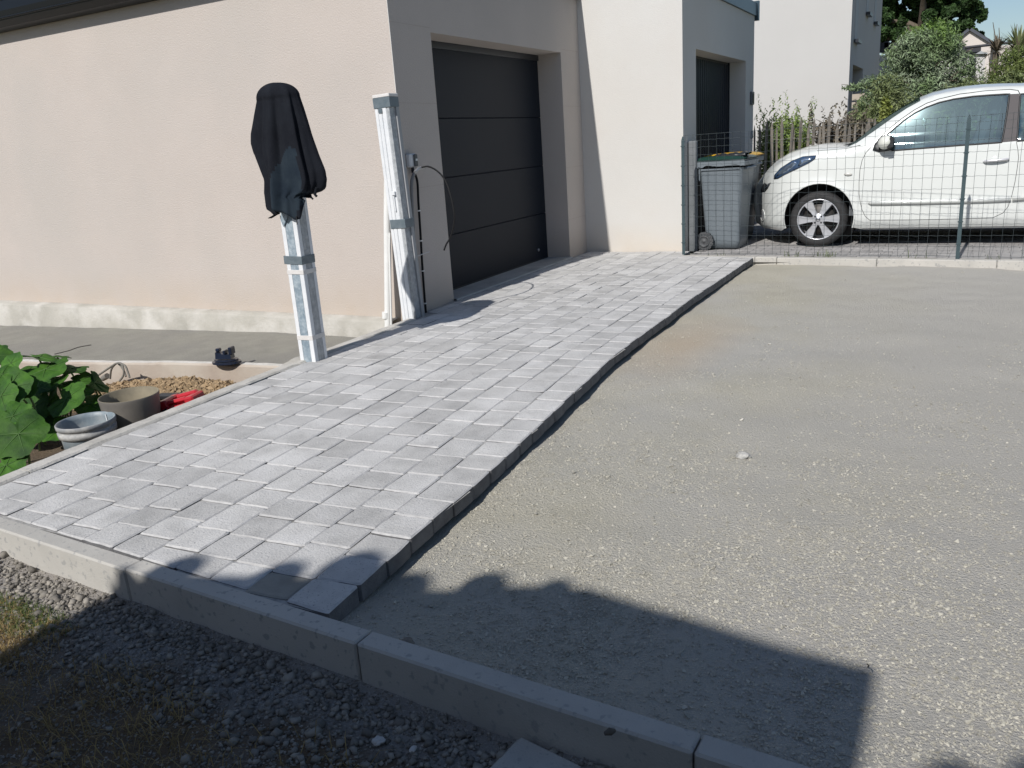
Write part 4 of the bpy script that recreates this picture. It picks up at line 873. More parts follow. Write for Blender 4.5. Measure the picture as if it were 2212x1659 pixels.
zs_ = [.012, .10, .20, .30, .40, .52, .62, .72, .83, .93, 1.03, 1.11, 1.18, 1.235]
def wob(x, z): return .010*noise.noise(Vector((x*1.7, z*1.5, 3)))
xv = 1.25; cols = []
while xv < 7: cols.append(xv); xv += .0835
for x in cols: thin([np.array((x+wob(x, z)*.9+.006*noise.noise(Vector((x*9, z*3, 1))), FY(x)+.004*noise.noise(Vector((x*3, z*4, 7))), z+.0) ) for z in np.linspace(.004, 1.237, 16)], .0018)
for j, z in enumerate(zs_):
    pts = []
    for x in np.arange(1.23, 7.0, .0209):
        k = (x-1.25)/.0835; pts.append(np.array((x, FY(x)-.003, z+.6*wob(x*.6, z*3)+.0022*math.sin(k*2*math.pi)*(1 if j not in (0, 13) else .3))))
    thin(pts, .0017 if j not in (0, 13) else .002)
wm = rawpart('wire_mesh', V, T, WIRE, wf, nv=4); wm.data.polygons.foreach_set('use_smooth', [True]*len(wm.data.polygons))
# weeds at the foot of the fence
P = np.array([(x+random.gauss(0, .04), FY(x)+random.uniform(-.0, .10), -.03) for x, n in ((2.35, 12), (2.72, 14), (2.62, 9), (3.5, 6), (1.6, 8), (4.1, 6)) for _ in range(n)])
blades('weeds', P, .085, .006, GRASS_G, .8)

def wheelie(loc, lid_mat, label, rot, sc=1.0):
    r = empty('wheelie_bin', loc, label, 'bin', 'wheelie bins behind the wire fence')
    BG = mat('bin_grey', (.14, .165, .185), (.16, .185, .205), 5, .42, .0006, 60)
    R_ = Matrix.Translation(loc) @ Matrix.Rotation(rot, 4, 'Z') @ Matrix.Scale(sc, 4)
    # body: tapered tub; local x across the side (front to back), y the width
    def ringp(z, x0, x1, y0, y1, c=.045, n=5):
        out = []
        for cx, cy, a0 in ((x1-c, y1-c, 0), (x0+c, y1-c, 90), (x0+c, y0+c, 180), (x1-c, y0+c, 270)):
            for i in range(n): a = math.radians(a0+90*i/(n-1)); out.append(R_ @ Vector((cx+c*math.cos(a), cy+c*math.sin(a), z)))
        return out
    lev = [(.012, -.150, .205, -.19, .19), (.10, -.165, .215, -.20, .20), (.5, -.19, .235, -.235, .235), (.80, -.205, .255, -.262, .262), (.885, -.212, .262, -.27, .27)]
    V = []; Q = []
    for L_ in lev: V += ringp(*L_)
    n = 20
    for i in range(len(lev)-1):
        for k in range(n): Q.append((i*n+k, i*n+(k+1) % n, (i+1)*n+(k+1) % n, (i+1)*n+k))
    Q.append(tuple(range(n)))
    part(MB().add(V, Q, True), 'body', BG, r)
    # collar with a wavy skirt on both sides
    V = []; Q = []; N = 60
    for i in range(N+1):
        t = i/N; x = -.232+.52*t; dip = .028*math.exp(-((t-.10)/.07)**2)+.022*math.exp(-((t-.93)/.06)**2)+.020*math.exp(-((t-.5)/.22)**2)
        for y in (-.292, .292): V += [R_ @ Vector((x, y, .965)), R_ @ Vector((x, y, .925-dip))]
    for i in range(N):
        for s in (0, 2): Q.append((4*i+s, 4*i+4+s, 4*i+5+s, 4*i+1+s))
    c = MB().add(V, Q); c.bbox(-.232, .288, -.295, .295, .955, .975, .006, R_); c.bbox(.262, .292, -.293, .293, .90, .954, .006, R_); c.bbox(-.235, -.212, -.293, .293, .89, .954, .006, R_)
    part(c, 'collar', BG, r); 
    for s in (-1, 1): part(MB().box(-.215, -.20, s*.27-.004, s*.27+.004, .76, .89, R_), 'rib', BG, r); part(MB().bbox(-.19, .23, s*.275-.008, s*.275+.008, .865, .885, .003, R_), 'rim_rib', BG, r)
    part(MB().bbox(.225, .30, -.20, .20, .86, .885, .008, R_), 'front_lift_rim', BG, r)
    # lid: low dome, hinge bar with the handle at the back
    V = []; Q = []; nx, ny = 14, 10
    for i in range(nx+1):
        for j in range(ny+1):
            a, b_ = i/nx, j/ny; x = -.30+.60*a; y = -.30+.60*b_; e = min(1, min(a, 1-a)*7, min(b_, 1-b_)*7); z = .978+.020*math.sqrt(e)+.016*math.sin(math.pi*a)*e-(.012 if e == 0 else 0)+.02*(a > .93)*0
            V.append(R_ @ Vector((x, y, z)))
    for i in range(nx):
        for j in range(ny): q = i*(ny+1)+j; Q.append((q, q+1, q+ny+2, q+ny+1))
    V += [R_ @ Vector((x, y, .976)) for x in (-.30, .30) for y in (-.30, .30)]; b = len(V)-4; Q.append((b, b+1, b+3, b+2))
    ld = part(MB().add(V, Q, True), 'lid', lid_mat, r)
    part(MB().tube([R_ @ Vector((-.325, y, .965)) for y in (-.29, -.1, .1, .29)], .017, 12), 'hinge_handle', mat('bin_black', (.018, .022, .024), rough=.5), r)
    part(MB().bbox(-.25, -.205, -.05, .05, .83, .95, .008, R_), 'handle_bracket', BG, r)
    wm_ = mat('bin_wheel', (.06, .063, .068), (.085, .088, .092), 20, .6)
    for s in (-1, 1):
        y0 = s*.255; cx, cz_ = -.155, .10
        V = []; Q = []; n = 56; yy = [y0-.022, y0+.022]
        def rad(k): return .103 if (k*14//n*1.0, (k*14/n) % 1 < .62)[1] else .092
        for y in yy:
            for k in range(n): a = 2*math.pi*k/n; V.append(R_ @ Vector((cx+rad(k)*math.cos(a), y, cz_+rad(k)*math.sin(a))))
        Q = [(k, (k+1) % n, n+(k+1) % n, n+k) for k in range(n)]+[tuple(range(n)), tuple(range(2*n-1, n-1, -1))]
        wh = part(MB().add(V, Q), 'wheel', wm_, r)
        h = MB(); f = s*.0225+y0
        prof = [(0, s*.010), (.012, s*.010), (.016, s*.002), (.05, s*.003), (.055, s*.010), (.062, s*.010), (.066, 0)]
        vv = []
        for rr, hh in prof:
            for k in range(28): a = 2*math.pi*k/28; vv.append(R_ @ Vector((cx+rr*math.cos(a), f+hh, cz_+rr*math.sin(a))))
        h.add(vv, [(i*28+k, i*28+(k+1) % 28, (i+1)*28+(k+1) % 28, (i+1)*28+k) for i in range(len(prof)-1) for k in range(28)], True)
        for k in range(14):
            a = 2*math.pi*(k+.31)/14; cc = R_ @ Vector((cx+.081*math.cos(a), f+s*.002, cz_+.081*math.sin(a))); h.bbox(-.011, .011, -.004, .004, -.007, .007, .002, Matrix.Translation(cc) @ Matrix.Rotation(rot, 4, 'Z') @ Matrix.Rotation(-a, 4, 'Y'))
        hb = h.build('hub', wm_, None); hb.data.transform(Matrix.Translation(-ROOTS[r.name])); hb.parent = wh
    return r, R_
LIDG = mat('green_lid', (.012, .042, .033), (.014, .05, .038), 4, .35); LIDY = mat('yellow_lid', (.62, .36, .02), (.55, .32, .02), 4, .4)
b1, R1 = wheelie((1.500, 4.02, -.018), LIDG, 'grey wheelie bin with a dark green lid, nearest the wire fence', -.04)
b2, R2 = wheelie((1.42, 4.72, -.018), LIDY, 'grey wheelie bin with a yellow lid, behind the green-lidded bin', -.04, 1.005)
blk = empty('crumpled_black_bag', (1.55, 4.0, 1.03), 'flattened black bin liner lying on the green bin lid', 'bag')
V = []; Q = []; nx, ny = 22, 10
for i in range(nx+1):
    for j in range(ny+1):
        x, y = -.06+.34*i/nx, -.22+.26*j/ny; z = 1.022+.030*max(0, noise.noise(Vector((x*16, y*14, 2))))+.045*max(0, x)
        V.append(R1 @ Vector((x+.01*noise.noise(Vector((x*20, y*20, 5))), y, z-(.03 if j in (0, ny) else 0))))
for i in range(nx):
    for j in range(ny): q = i*(ny+1)+j; Q.append((q, q+1, q+ny+2, q+ny+1))
part(MB().add(V, Q, True), 'sheet', mat('bin_bag', (.02, .022, .025), rough=.22), blk).modifiers.new('t', 'SOLIDIFY').thickness = .004

# ================================================================ PICKET FENCE AND PLANTING BEHIND THE CAR
pf = empty('picket_fence', (4, 7.35, 0), 'weathered chestnut paling fence with pointed pickets, behind the white car', 'fence')
PK = mat('weathered_picket', (.20, .18, .15), (.13, .115, .10), 14, .9, .002, 80, tone=.28)
def picket(seed):
    r = random.Random(seed); p = MB(); h = 1.30+r.uniform(-.06, .07); w0 = r.uniform(.014, .024); b = r.uniform(-.02, .02); v = []; t = r.uniform(.007, .011)
    for z, f, o_ in ((-.05, 1, 0), (h*.3, 1.05, b), (h*.65, .95, b*.5), (h-.10, .9, 0), (h, .12, r.uniform(-.006, .006))):
        v += [(o_-w0*f, -t, z), (o_+w0*f, -t*.8, z), (o_+w0*f*.8, t, z), (o_-w0*f*.9, t, z)]
    f = [(4*i+k, 4*i+(k+1) % 4, 4*i+4+(k+1) % 4, 4*i+4+k) for i in range(4) for k in range(4)]+[(0, 1, 2, 3), (19, 18, 17, 16)]
    o = p.add(v, f).build('picket', PK); me = o.data; bpy.data.objects.remove(o); return me
pm_ = [picket(i) for i in range(12)]; x = 1.05
while x < 6.9:
    o = link('picket', random.choice(pm_), pf); o.location = (x-4, random.gauss(0, .006), random.uniform(-.05, .04)); o.rotation_euler = (random.gauss(0, .02), random.gauss(0, .025), random.gauss(0, .15)); x += random.uniform(.062, .098)
for z in (.35, .75, 1.08):
    for s in (-1, 1): part(MB().tube([(x, 7.35+s*.012*(1 if i % 2 else -1), z+.008*math.sin(i)) for i, x in enumerate(np.arange(1.0, 7.0, .045))], .0022, 4), 'binding_wire', mat('galvanised_wire', (.25, .25, .25), rough=.5, metal=.6), pf)

def leaves_cloud(P, size, aspect, M, name, root, tone_s=1.0, out=None, flop=.0):
    n = len(P); q = RNG.normal(size=(n, 3)); 
    if out is not None: q = q*.75+out*.8
    q[:, 2] += .35; q /= np.linalg.norm(q, axis=1)[:, None]; t = RNG.normal(size=(n, 3)); t[:, 2] += flop; t -= q*np.sum(t*q, 1)[:, None]; t /= np.linalg.norm(t, axis=1)[:, None]
    s = np.cross(q, t); sz = size*RNG.uniform(.6, 1.35, n)[:, None]
    V = np.stack([P-t*sz*.5, P+s*sz*aspect*.5+q*sz*.08, P+t*sz*.5, P-s*sz*aspect*.5+q*sz*.08], 1).reshape(-1, 3); Q = np.arange(n*4).reshape(n, 4)
    tone = np.repeat(RNG.random(n), 4)
    if root is None: return raw(name, V, Q, M, None, tone=tone, nv=4)
    return rawpart(name, V, Q, M, root, tone=tone, nv=4)
def blob_points(blobs, n, shell=.55):
    """points in a set of ellipsoids (cx,cy,cz,rx,ry,rz), denser to the outside; returns points and outward directions"""
    w_ = np.array([b[3]*b[5]+b[3]*b[4] for b in blobs]); w_ = w_/w_.sum(); k = RNG.choice(len(blobs), n, p=w_); B = np.array(blobs)[k]
    d = RNG.normal(size=(n, 3)); d /= np.linalg.norm(d, axis=1)[:, None]; r = shell+(1-shell)*RNG.random(n)**.6; r *= RNG.uniform(.92, 1.10, n)
    return B[:, :3]+d*B[:, 3:]*r[:, None], d
def clumps(c, R, n, rr, seed, sq=1.0):
    r = random.Random(seed); out = []
    for i in range(n):
        while 1:
            p = Vector((r.uniform(-1, 1), r.uniform(-1, 1), r.uniform(-1, 1)))
            if .35 < p.length < 1: break
        s = rr*r.uniform(.6, 1.3); out.append((c[0]+p.x*R[0], c[1]+p.y*R[1], c[2]+p.z*R[2], s, s, s*sq))
    return out
BARK = mat('bark', (.10, .08, .06), (.15, .12, .09), 12, .9, .006, 30)
def plant(name, label, cat, base, blobs, n, size, asp, M, trunk=None, group=None, shell=.5, flop=0, extra=None):
    r = empty(name, base, label, cat, group); P, d = blob_points(blobs, n, shell)
    if extra is not None: P = np.concatenate([P, extra]); d = np.concatenate([d, RNG.normal(size=(len(extra), 3))*.5])
    leaves_cloud(P, size, asp, M, 'foliage', r, out=d, flop=flop)
    if trunk:
        tb = MB()
        for pts, r0, r1 in trunk: pp_ = smooth(pts, 4); tb.tube(pp_, list(np.linspace(r0, r1, len(pp_))), 8)
        part(tb, 'trunk', BARK, r)
    return r
def limbs(base, top, spread, n, r0, seed):
    r = random.Random(seed); b = Vector(base); t = Vector(top); L_ = [([b, (b+t)/2+Vector((r.uniform(-.1, .1)*spread, 0, 0)), t], r0, r0*.35)]
    for i in range(n):
        s = r.uniform(.3, .85); p = b.lerp(t, s); e = p+Vector((r.uniform(-1, 1), r.uniform(-1, 1), r.uniform(.2, .9)))*spread
        L_.append(([p, (p+e)/2+Vector((0, 0, .1*spread)), e], r0*.5, r0*.12))
    return L_
def shoots(c, w_, h0, h1, n, per, seed):     # upright whips of leaves that break the outline
    r = random.Random(seed); out = []
    for i in range(n):
        x, y = c[0]+r.uniform(-w_, w_), c[1]+r.uniform(-.2, .2); top = r.uniform(h0, h1); lx = r.uniform(-.12, .12)
        for k in range(per): t = k/per; z = c[2]+(top-c[2])*t; out.append((x+lx*t+r.gauss(0, .015), y+r.gauss(0, .015), z))
    return np.array(out)
OAK = mat('oak_leaf', (.030, .066, .016), (.045, .095, .022), .5, .75, tone=.55, sub=.25)
OLIVE = mat('olive_leaf', (.20, .26, .16), (.34, .39, .29), 1.2, .6, tone=.5, sub=.2, c3=(.12, .19, .06), s3=.9)
OLIVEG = mat('olive_leaf_green', (.15, .25, .05), (.22, .33, .09), 1.2, .6, tone=.5, sub=.25)
HEDGE = mat('hedge_leaf', (.17, .25, .06), (.25, .33, .10), 2, .6, tone=.5, sub=.25); HEDGED = mat('photinia_leaf', (.14, .13, .09), (.18, .145, .11), 2, .6, tone=.5, sub=.2)
PIT = mat('golden_leaf', (.20, .24, .05), (.26, .29, .08), 2, .6, tone=.4, sub=.3); CON = mat('conifer_leaf', (.12, .17, .04), (.17, .20, .06), 2, .7, tone=.45, sub=.2)
# hedge plants from left to right behind the pickets
plant('bamboo_shrub', 'light green feathery shrub behind the pickets, nearest the white house', 'shrub', (1.45, 7.75, -.1), [(1.45, 7.8, .60, .42, .28, .85), (1.62, 7.75, .9, .3, .25, .5), (1.3, 7.8, .9, .25, .25, .5)], 15000, .055, .34, HEDGE, limbs((1.45, 7.8, -.1), (1.5, 7.8, 1.2), .3, 6, .02, 1), shell=.2, flop=.8, extra=shoots((1.48, 7.75, .9), .42, 1.35, 1.78, 22, 42, 4))
plant('photinia_shrub', 'brownish small-leaved shrub behind the pickets, second from the white house', 'shrub', (2.25, 7.8, -.1), clumps((2.22, 7.8, .7), (.48, .2, .65), 22, .2, 5), 14000, .06, .5, HEDGED, limbs((2.25, 7.8, -.1), (2.25, 7.8, 1.3), .35, 8, .02, 2), shell=.2, extra=shoots((2.22, 7.75, 1.0), .45, 1.30, 1.62, 14, 26, 5))
plant('golden_shrub', 'narrow yellow-green column shrub at the corner of the tall pale house', 'shrub', (2.86, 7.7, -.1), [(2.84, 7.7, .7, .12, .12, .8), (2.83, 7.7, 1.35, .07, .08, .25), (2.98, 7.7, .75, .12, .12, .6)], 4500, .055, .6, PIT, limbs((2.86, 7.7, -.1), (2.86, 7.7, 1.3), .1, 3, .012, 3), shell=.2)
plant('golden_shrub', 'broad yellow-green shrub behind the pickets, left of the windscreen', 'shrub', (3.35, 7.8, -.1), clumps((3.35, 7.8, .75), (.35, .2, .65), 16, .18, 6), 11000, .06, .6, PIT, limbs((3.35, 7.8, -.1), (3.35, 7.8, 1.2), .3, 6, .015, 4), shell=.2, extra=shoots((3.3, 7.7, .8), .35, 1.2, 1.48, 8, 24, 9))
plant('laurel_shrub', 'dark laurel seen behind the car bonnet and pickets', 'shrub', (4.3, 8.0, -.1), clumps((4.6, 8.0, .7), (.9, .25, .65), 26, .22, 7), 9000, .06, .5, HEDGE, limbs((4.3, 8, -.1), (4.5, 8, 1.2), .5, 8, .02, 5), shell=.2)
# olive tree
YO = 12.2
oc = ony(1999, 130, YO)
ob = clumps((3.18, YO, 1.95), (.62, .5, .72), 26, .24, 11)+clumps((2.7, YO, 1.55), (.75, .5, .45), 20, .26, 12)+clumps((3.75, YO, 1.55), (.55, .5, .45), 16, .24, 13)+[(3.12, YO, 2.55, .25, .25, .22), (2.0, YO, 1.88, .28, .2, .08), (2.25, YO, 1.95, .2, .2, .13)]
plant('olive_tree', 'silvery olive tree with loose branches behind the car, in front of the pergola', 'tree', (3.1, YO, -.1), ob, 30000, .09, .26, OLIVE, limbs((3.1, YO, -.1), (3.15, YO, 2.2), .9, 18, .05, 6)+[([(2.9, YO, 1.4), (2.3, YO, 1.8), (1.72, YO, 1.95)], .012, .004)], shell=.15, extra=np.concatenate([shoots((3.15, YO, 2.2), .45, 2.5, 2.95, 24, 26, 21), shoots((3.7, YO, 1.6), .45, 1.7, 2.25, 12, 22, 22)]))
plant('willow_shrub', 'fresh green bushy crown inside the olive tree', 'shrub', (3.1, 12.75, -.1), clumps((3.12, 12.75, 2.2), (.55, .3, .55), 22, .24, 31), 14000, .075, .3, OLIVEG, limbs((3.1, 12.75, -.1), (3.1, 12.75, 2.2), .5, 8, .03, 8), shell=.15, extra=shoots((3.1, 12.7, 2.4), .4, 2.7, 3.0, 14, 20, 41))
plant('mixed_hedge', 'loose olive-green hedge between the olive tree and the white car roof', 'hedge', (3.5, 10.8, -.1), clumps((3.1, 10.8, 1.0), (1.0, .35, .80), 26, .28, 14)+clumps((4.3, 10.8, 1.05), (.9, .35, .78), 24, .30, 15), 26000, .08, .32, mat('hedge_mixed', (.13, .17, .06), (.18, .21, .09), 2, .6, tone=.5, sub=.2), limbs((3.5, 10.8, -.1), (3.6, 10.8, 1.4), .8, 10, .03, 9), shell=.2)
plant('conifer_hedge', 'yellow-green conifer hedge at the right edge above the car roof', 'hedge', (4.85, 11.2, -.1), clumps((4.72, 11.2, 1.35), (.50, .4, .95), 34, .26, 16)+[(4.28, 11.2, 1.6, .22, .2, .25), (4.55, 11.2, 2.05, .3, .25, .25)], 30000, .07, .25, CON, limbs((4.85, 11.2, -.1), (4.85, 11.2, 2), .5, 8, .03, 10), shell=.2, flop=.6)
# yucca with spiky heads and flower stems
yu = empty('yucca', (4.7, 12, -.1), 'spiky palm-like yucca with tall thin stems, at the right edge', 'plant')
def spikes(c, n, L_, seed, M):
    r = random.Random(seed); p = MB()
    for i in range(n):
        a = r.uniform(0, 6.28); e = r.uniform(-.35, 1.35); d = Vector((math.cos(a)*math.cos(e), math.sin(a)*math.cos(e), math.sin(e))); l = L_*r.uniform(.7, 1.1); s = d.cross(Vector((0, 0, 1))).normalized()*.017; c_ = Vector(c); m_ = c_+d*l*.55; t_ = c_+d*l+Vector((0, 0, -.22*l*math.cos(e)))
        p.add([c_-s*.5, c_+s*.5, m_+s, m_-s, t_], [(0, 1, 2, 3), (3, 2, 4)])
    return part(p, 'leaf_head', M, yu, recalc=False)
YL = mat('yucca_leaf', (.20, .24, .10), (.26, .28, .14), 3, .5, sub=.15); YD = mat('yucca_dry', (.10, .08, .06), (.15, .12, .08), 3, .8)
hA, hB = ony(2200, 108, 12), ony(2152, 112, 12); spikes(hA, 110, .52, 3, YL); spikes(hA+[0, 0, -.12], 60, .4, 4, YD); spikes(hB, 60, .34, 5, YD)
part(MB().tube([(hA[0], 12, -.1), hA], .07, 8), 'trunk', BARK, yu); part(MB().tube([(hB[0], 12, -.1), hB], .05, 8), 'trunk', BARK, yu)
for (u0, v0, u1, v1) in ((2152, 95, 2145, 48), (2160, 100, 2158, 60), (2193, 95, 2197, 52), (2203, 92, 2206, 54), (2140, 165, 2136, 118)): part(MB().tube([ony(u0, v0, 12), ony(u1, v1, 12)], [.012, .005], 5), 'flower_stem', YD, yu)
# big oak behind
oa = ony(1998, -40, 46); R0 = ony(2105, 20, 46)[0]-oa[0]
cr = []
r = random.Random(5)
for u, v, s in ((1930, -20, 26), (1960, 20, 26), (1990, -10, 30), (2020, 10, 28), (2050, -15, 28), (2080, 5, 24), (2100, 18, 18), (2112, 30, 12), (1925, 40, 26), (1960, 60, 26), (1995, 50, 26), (2030, 45, 28), (2062, 40, 26), (2085, 55, 22), (2098, 72, 18), (2106, 80, 12), (1915, 70, 20), (1925, 85, 20), (2050, 75, 22), (2075, 82, 18), (1950, -60, 36), (2000, -70, 40), (2050, -60, 34), (2090, -30, 20), (1900, 0, 30), (1890, 50, 30), (1920, -60, 36), (2000, 85, 22), (2030, 88, 20), (2119, 38, 7), (2121, 26, 6), (2111, 14, 9), (2116, 86, 6)):
    y = 46+r.uniform(-1.5, 1.5); p = ony(u, v, y); s = s*y/F*1.12; cr.append((p[0], y, p[2], s, s*1.2, s*.9))
sub = []
for c in cr:
    for k in range(9):
        d = Vector((r.gauss(0, 1), r.gauss(0, 1), r.gauss(0, 1))).normalized(); s = c[3]*r.uniform(.26, .45); sub.append((c[0]+d.x*c[3]*.8, c[1]+d.y*c[4]*.8, c[2]+d.z*c[5]*.8, s, s, s*.75))
plant('oak_tree', 'huge dark green oak rising behind the tall pale house, against the sky', 'tree', (oa[0], 46, -1), sub, 95000, .26, .75, OAK, limbs((oa[0], 46, -1), (oa[0], 46, 7), 2.2, 14, .45, 12), shell=.45)

# ================================================================ THE WHITE CAR
YC, YN = 4.80, 3.975          # centre line and outermost near side
PAINT = mat('white_car_paint', (.65, .67, .65), rough=.28, coat=.6); TRIM = mat('car_black_trim', (.015, .016, .018), rough=.5); SEAM = mat('car_seam', (.03, .03, .03), rough=.8)
SASH = mat('brown_grey_sash', (.085, .078, .08), rough=.6, spec=.2); CHROME = mat('chrome', (.75, .77, .80), rough=.12, metal=1)
ALLOY = mat('alloy', (.60, .61, .64), rough=.30, metal=.55); GLS = glass('car_glass', (.46, .60, .62), .25); GLW = glass('windscreen_glass', (.38, .42, .40), .18)
car = empty('parked_car', (3.7, YC, -.02), 'small white hatchback parked nose-left behind the wire fence, silver foil shade in its windscreen', 'car')
def sm(t): t = max(0, min(1, t)); return t*t*(3-2*t)
def inset0(x, z):
    i = .018*((z-.60)/.40)**2 if z < 1 else .018+.0
    if z > .96: i += .36*(z-.96)*sm((z-.94)/.12)+.0
    if z < .26: i += .06*((.26-z)/.12)**1.5
    n_ = max(0, (2.42-x)/(2.42-1.84)); i += .40*n_**3
    r_ = max(0, (x-5.05)/(5.58-5.05)); i += .34*r_**2.4
    return i
def cpt(u, v):                 # photo point on the near side surface -> (x, z)
    U, W = 1615.7+u*.26963, 162.65+v*.26963; y = YN+.05
    for _ in range(12): p = ony(U, W, y); y = .5*y+.5*(YN+min(.6, inset0(p[0], p[2])))
    return (float(p[0]), float(p[2]))
def cps(L_): return [cpt(*q) for q in L_]
A_nose = cps([(270, 1245), (180, 1230), (118, 1208), (90, 1168), (92, 1120), (86, 1060), (80, 1010), (84, 960), (100, 905), (125, 862), (165, 795), (215, 735), (300, 677), (420, 632), (545, 603), (660, 592), (785, 580)])
A_pil = cps([(870, 541), (1000, 453), (1150, 346), (1270, 265), (1380, 205)])
A_roof = cps([(1480, 165), (1600, 137), (1750, 113), (1900, 99), (2050, 91), (2212, 87)])
zr = A_roof[-1][1]
A_rear = [(4.75, zr-.005), (5.02, zr-.045), (5.22, zr-.12), (5.38, 1.18), (5.47, 1.02), (5.53, .85), (5.57, .66), (5.58, .48), (5.55, .32), (5.46, .22)]
WF, WR, RW = (2.503, .276), (4.94, .276), .294
def arch(c, r): return [(c[0]+r*math.cos(math.radians(a)), c[1]+.020+r*math.sin(math.radians(a))) for a in range(-18, 199, 9)]
zsill = .155
ra = .364
archR = [(x, max(z, zsill)) for x, z in arch(WR, ra)]; archF = arch(WF, ra)
archF = [p for p in archF if p[1] > .17]; 
top_out = A_nose+A_pil+A_roof+A_rear
outline = top_out+[(5.36, .19)]+archR+[(4.5, zsill), (4.0, zsill), (3.4, zsill), (2.95, zsill+.003)]+archF
outline = [p for i, p in enumerate(outline) if math.hypot(p[0]-outline[i-1][0], p[1]-outline[i-1][1]) > .004]
def inpoly(p, poly):
    c = False; x, y = p; j = len(poly)-1
    for i in range(len(poly)):
        if (poly[i][1] > y) != (poly[j][1] > y) and x < (poly[j][0]-poly[i][0])*(y-poly[i][1])/(poly[j][1]-poly[i][1])+poly[i][0]: c = not c
        j = i
    return c
topn = np.array(top_out[4:])
def dtop(x, z):
    a, b = topn[:-1], topn[1:]; p = np.array((x, z)); d = b-a; t = np.clip(((p-a)*d).sum(1)/np.maximum((d*d).sum(1), 1e-9), 0, 1); return float(np.sqrt((((a+d*t[:, None])-p)**2).sum(1).min()))
def ysurf(x, z): 
    d = dtop(x, z); i = inset0(x, z)+.045*max(0, 1-d/.075)**2
    if .86 < z < .96: i -= 0
    dd = math.hypot(x-WF[0], z-WF[1]); i -= .016*math.exp(-((dd-.36)/.05)**2)
    return YN+min(.66, i)
front_gap = cps([(1000, 562), (945, 620), (915, 680), (897, 760), (890, 860), (890, 950), (900, 1020), (915, 1080), (940, 1130), (975, 1160)])
bot_gap = cps([(1300, 1158), (1700, 1150), (1960, 1141)]); rear_gap = cps([(2040, 1105), (2085, 1050), (2115, 960), (2140, 850), (2155, 760), (2168, 660), (2163, 600), (2150, 530)])
top_gap = cps([(2178, 150), (2165, 122), (2100, 113), (1900, 125), (1700, 150), (1530, 190), (1430, 225), (1330, 280), (1230, 350), (1120, 440), (1040, 520)])
door = front_gap+bot_gap+rear_gap+top_gap
win = cps([(1152, 603), (1128, 560), (1118, 475), (1180, 420), (1260, 355), (1340, 302), (1430, 256), (1530, 219), (1650, 191), (1800, 170), (1950, 158), (2095, 150), (2075, 300), (2050, 450), (2032, 537), (1700, 560), (1400, 583)])
pil = cps([(2099, 150), (2176, 147), (2165, 330), (2148, 528), (2036, 538), (2054, 450), (2079, 300)])
b0, b1 = cpt(2183, 150), cpt(2156, 526)
win2 = [b1, b0, (4.6, b0[1]-.015), (4.85, b0[1]-.06), (4.98, b0[1]-.13), (5.0, 1.13), (4.97, b1[1]+.02), (4.6, b1[1]+.008)]
rdoor = [rear_gap[-1]]+list(reversed(rear_gap[:-1]))+[(4.45, .19), (4.60, .42), (4.80, .62), (5.0, .72), (5.06, 1.0), (5.02, 1.28), (4.85, b0[1]+.0), (4.6, b0[1]+.03), (b0[0]+.03, b0[1]+.04)]
def tri(outl, loops, lines=(), step=.04, keep=None):
    V = []; E = []
    def addloop(L_, closed=True):
        k = len(V); V.extend(Vector(p) for p in L_); n = len(L_); E.extend((k+i, k+(i+1) % n) for i in range(n if closed else n-1))
    addloop(outl)
    for L_ in loops: addloop(L_)
    for L_ in lines: addloop(L_, False)
    xs = [p[0] for p in outl]; zs2 = [p[1] for p in outl]; nx = int((max(xs)-min(xs))/step); nz_ = int((max(zs2)-min(zs2))/step)
    for i in range(1, nx+1):
        for j in range(1, nz_+1):
            p = (min(xs)+i*step+(.5*step if j % 2 else 0), min(zs2)+j*step)
            if inpoly(p, outl): V.append(Vector(p))
    o = delaunay_2d_cdt(V, E, [], 0, 1e-5); return [tuple(v) for v in o[0]], o[2]
def side_y(x, z, side, off=0): y = ysurf(x, z)-off; return y if side < 0 else 2*YC-y
sv, st = tri(outline, [door, win, pil, win2], step=.042)
G = {'body': [], 'front_door': [], 'rear_door': [], 'front_window': [], 'rear_window': [], 'pillar_sash': []}
for t in st:
    c = (sum(sv[i][0] for i in t)/3, sum(sv[i][1] for i in t)/3)
    if not inpoly(c, outline): continue
    k = 'front_window' if inpoly(c, win) else 'rear_window' if inpoly(c, win2) else 'pillar_sash' if inpoly(c, pil) else 'front_door' if inpoly(c, door) else 'body'
    G[k].append(t)
sy = {i: ysurf(*sv[i]) for i in range(len(sv))}
def side_part(key, name, M, side, parent=None, extra=None, off=0):
    idx = sorted({i for t in G[key] for i in t}); rm = {a: b for b, a in enumerate(idx)}
    V = [(sv[i][0], sy[i]-off if side < 0 else 2*YC-sy[i]+off, sv[i][1]) for i in idx]; T = [tuple(rm[i] for i in t) for t in G[key]]
    if side > 0: T = [t[::-1] for t in T]
    return part(MB().add(V, T, True), name, M, parent or car, recalc=False)
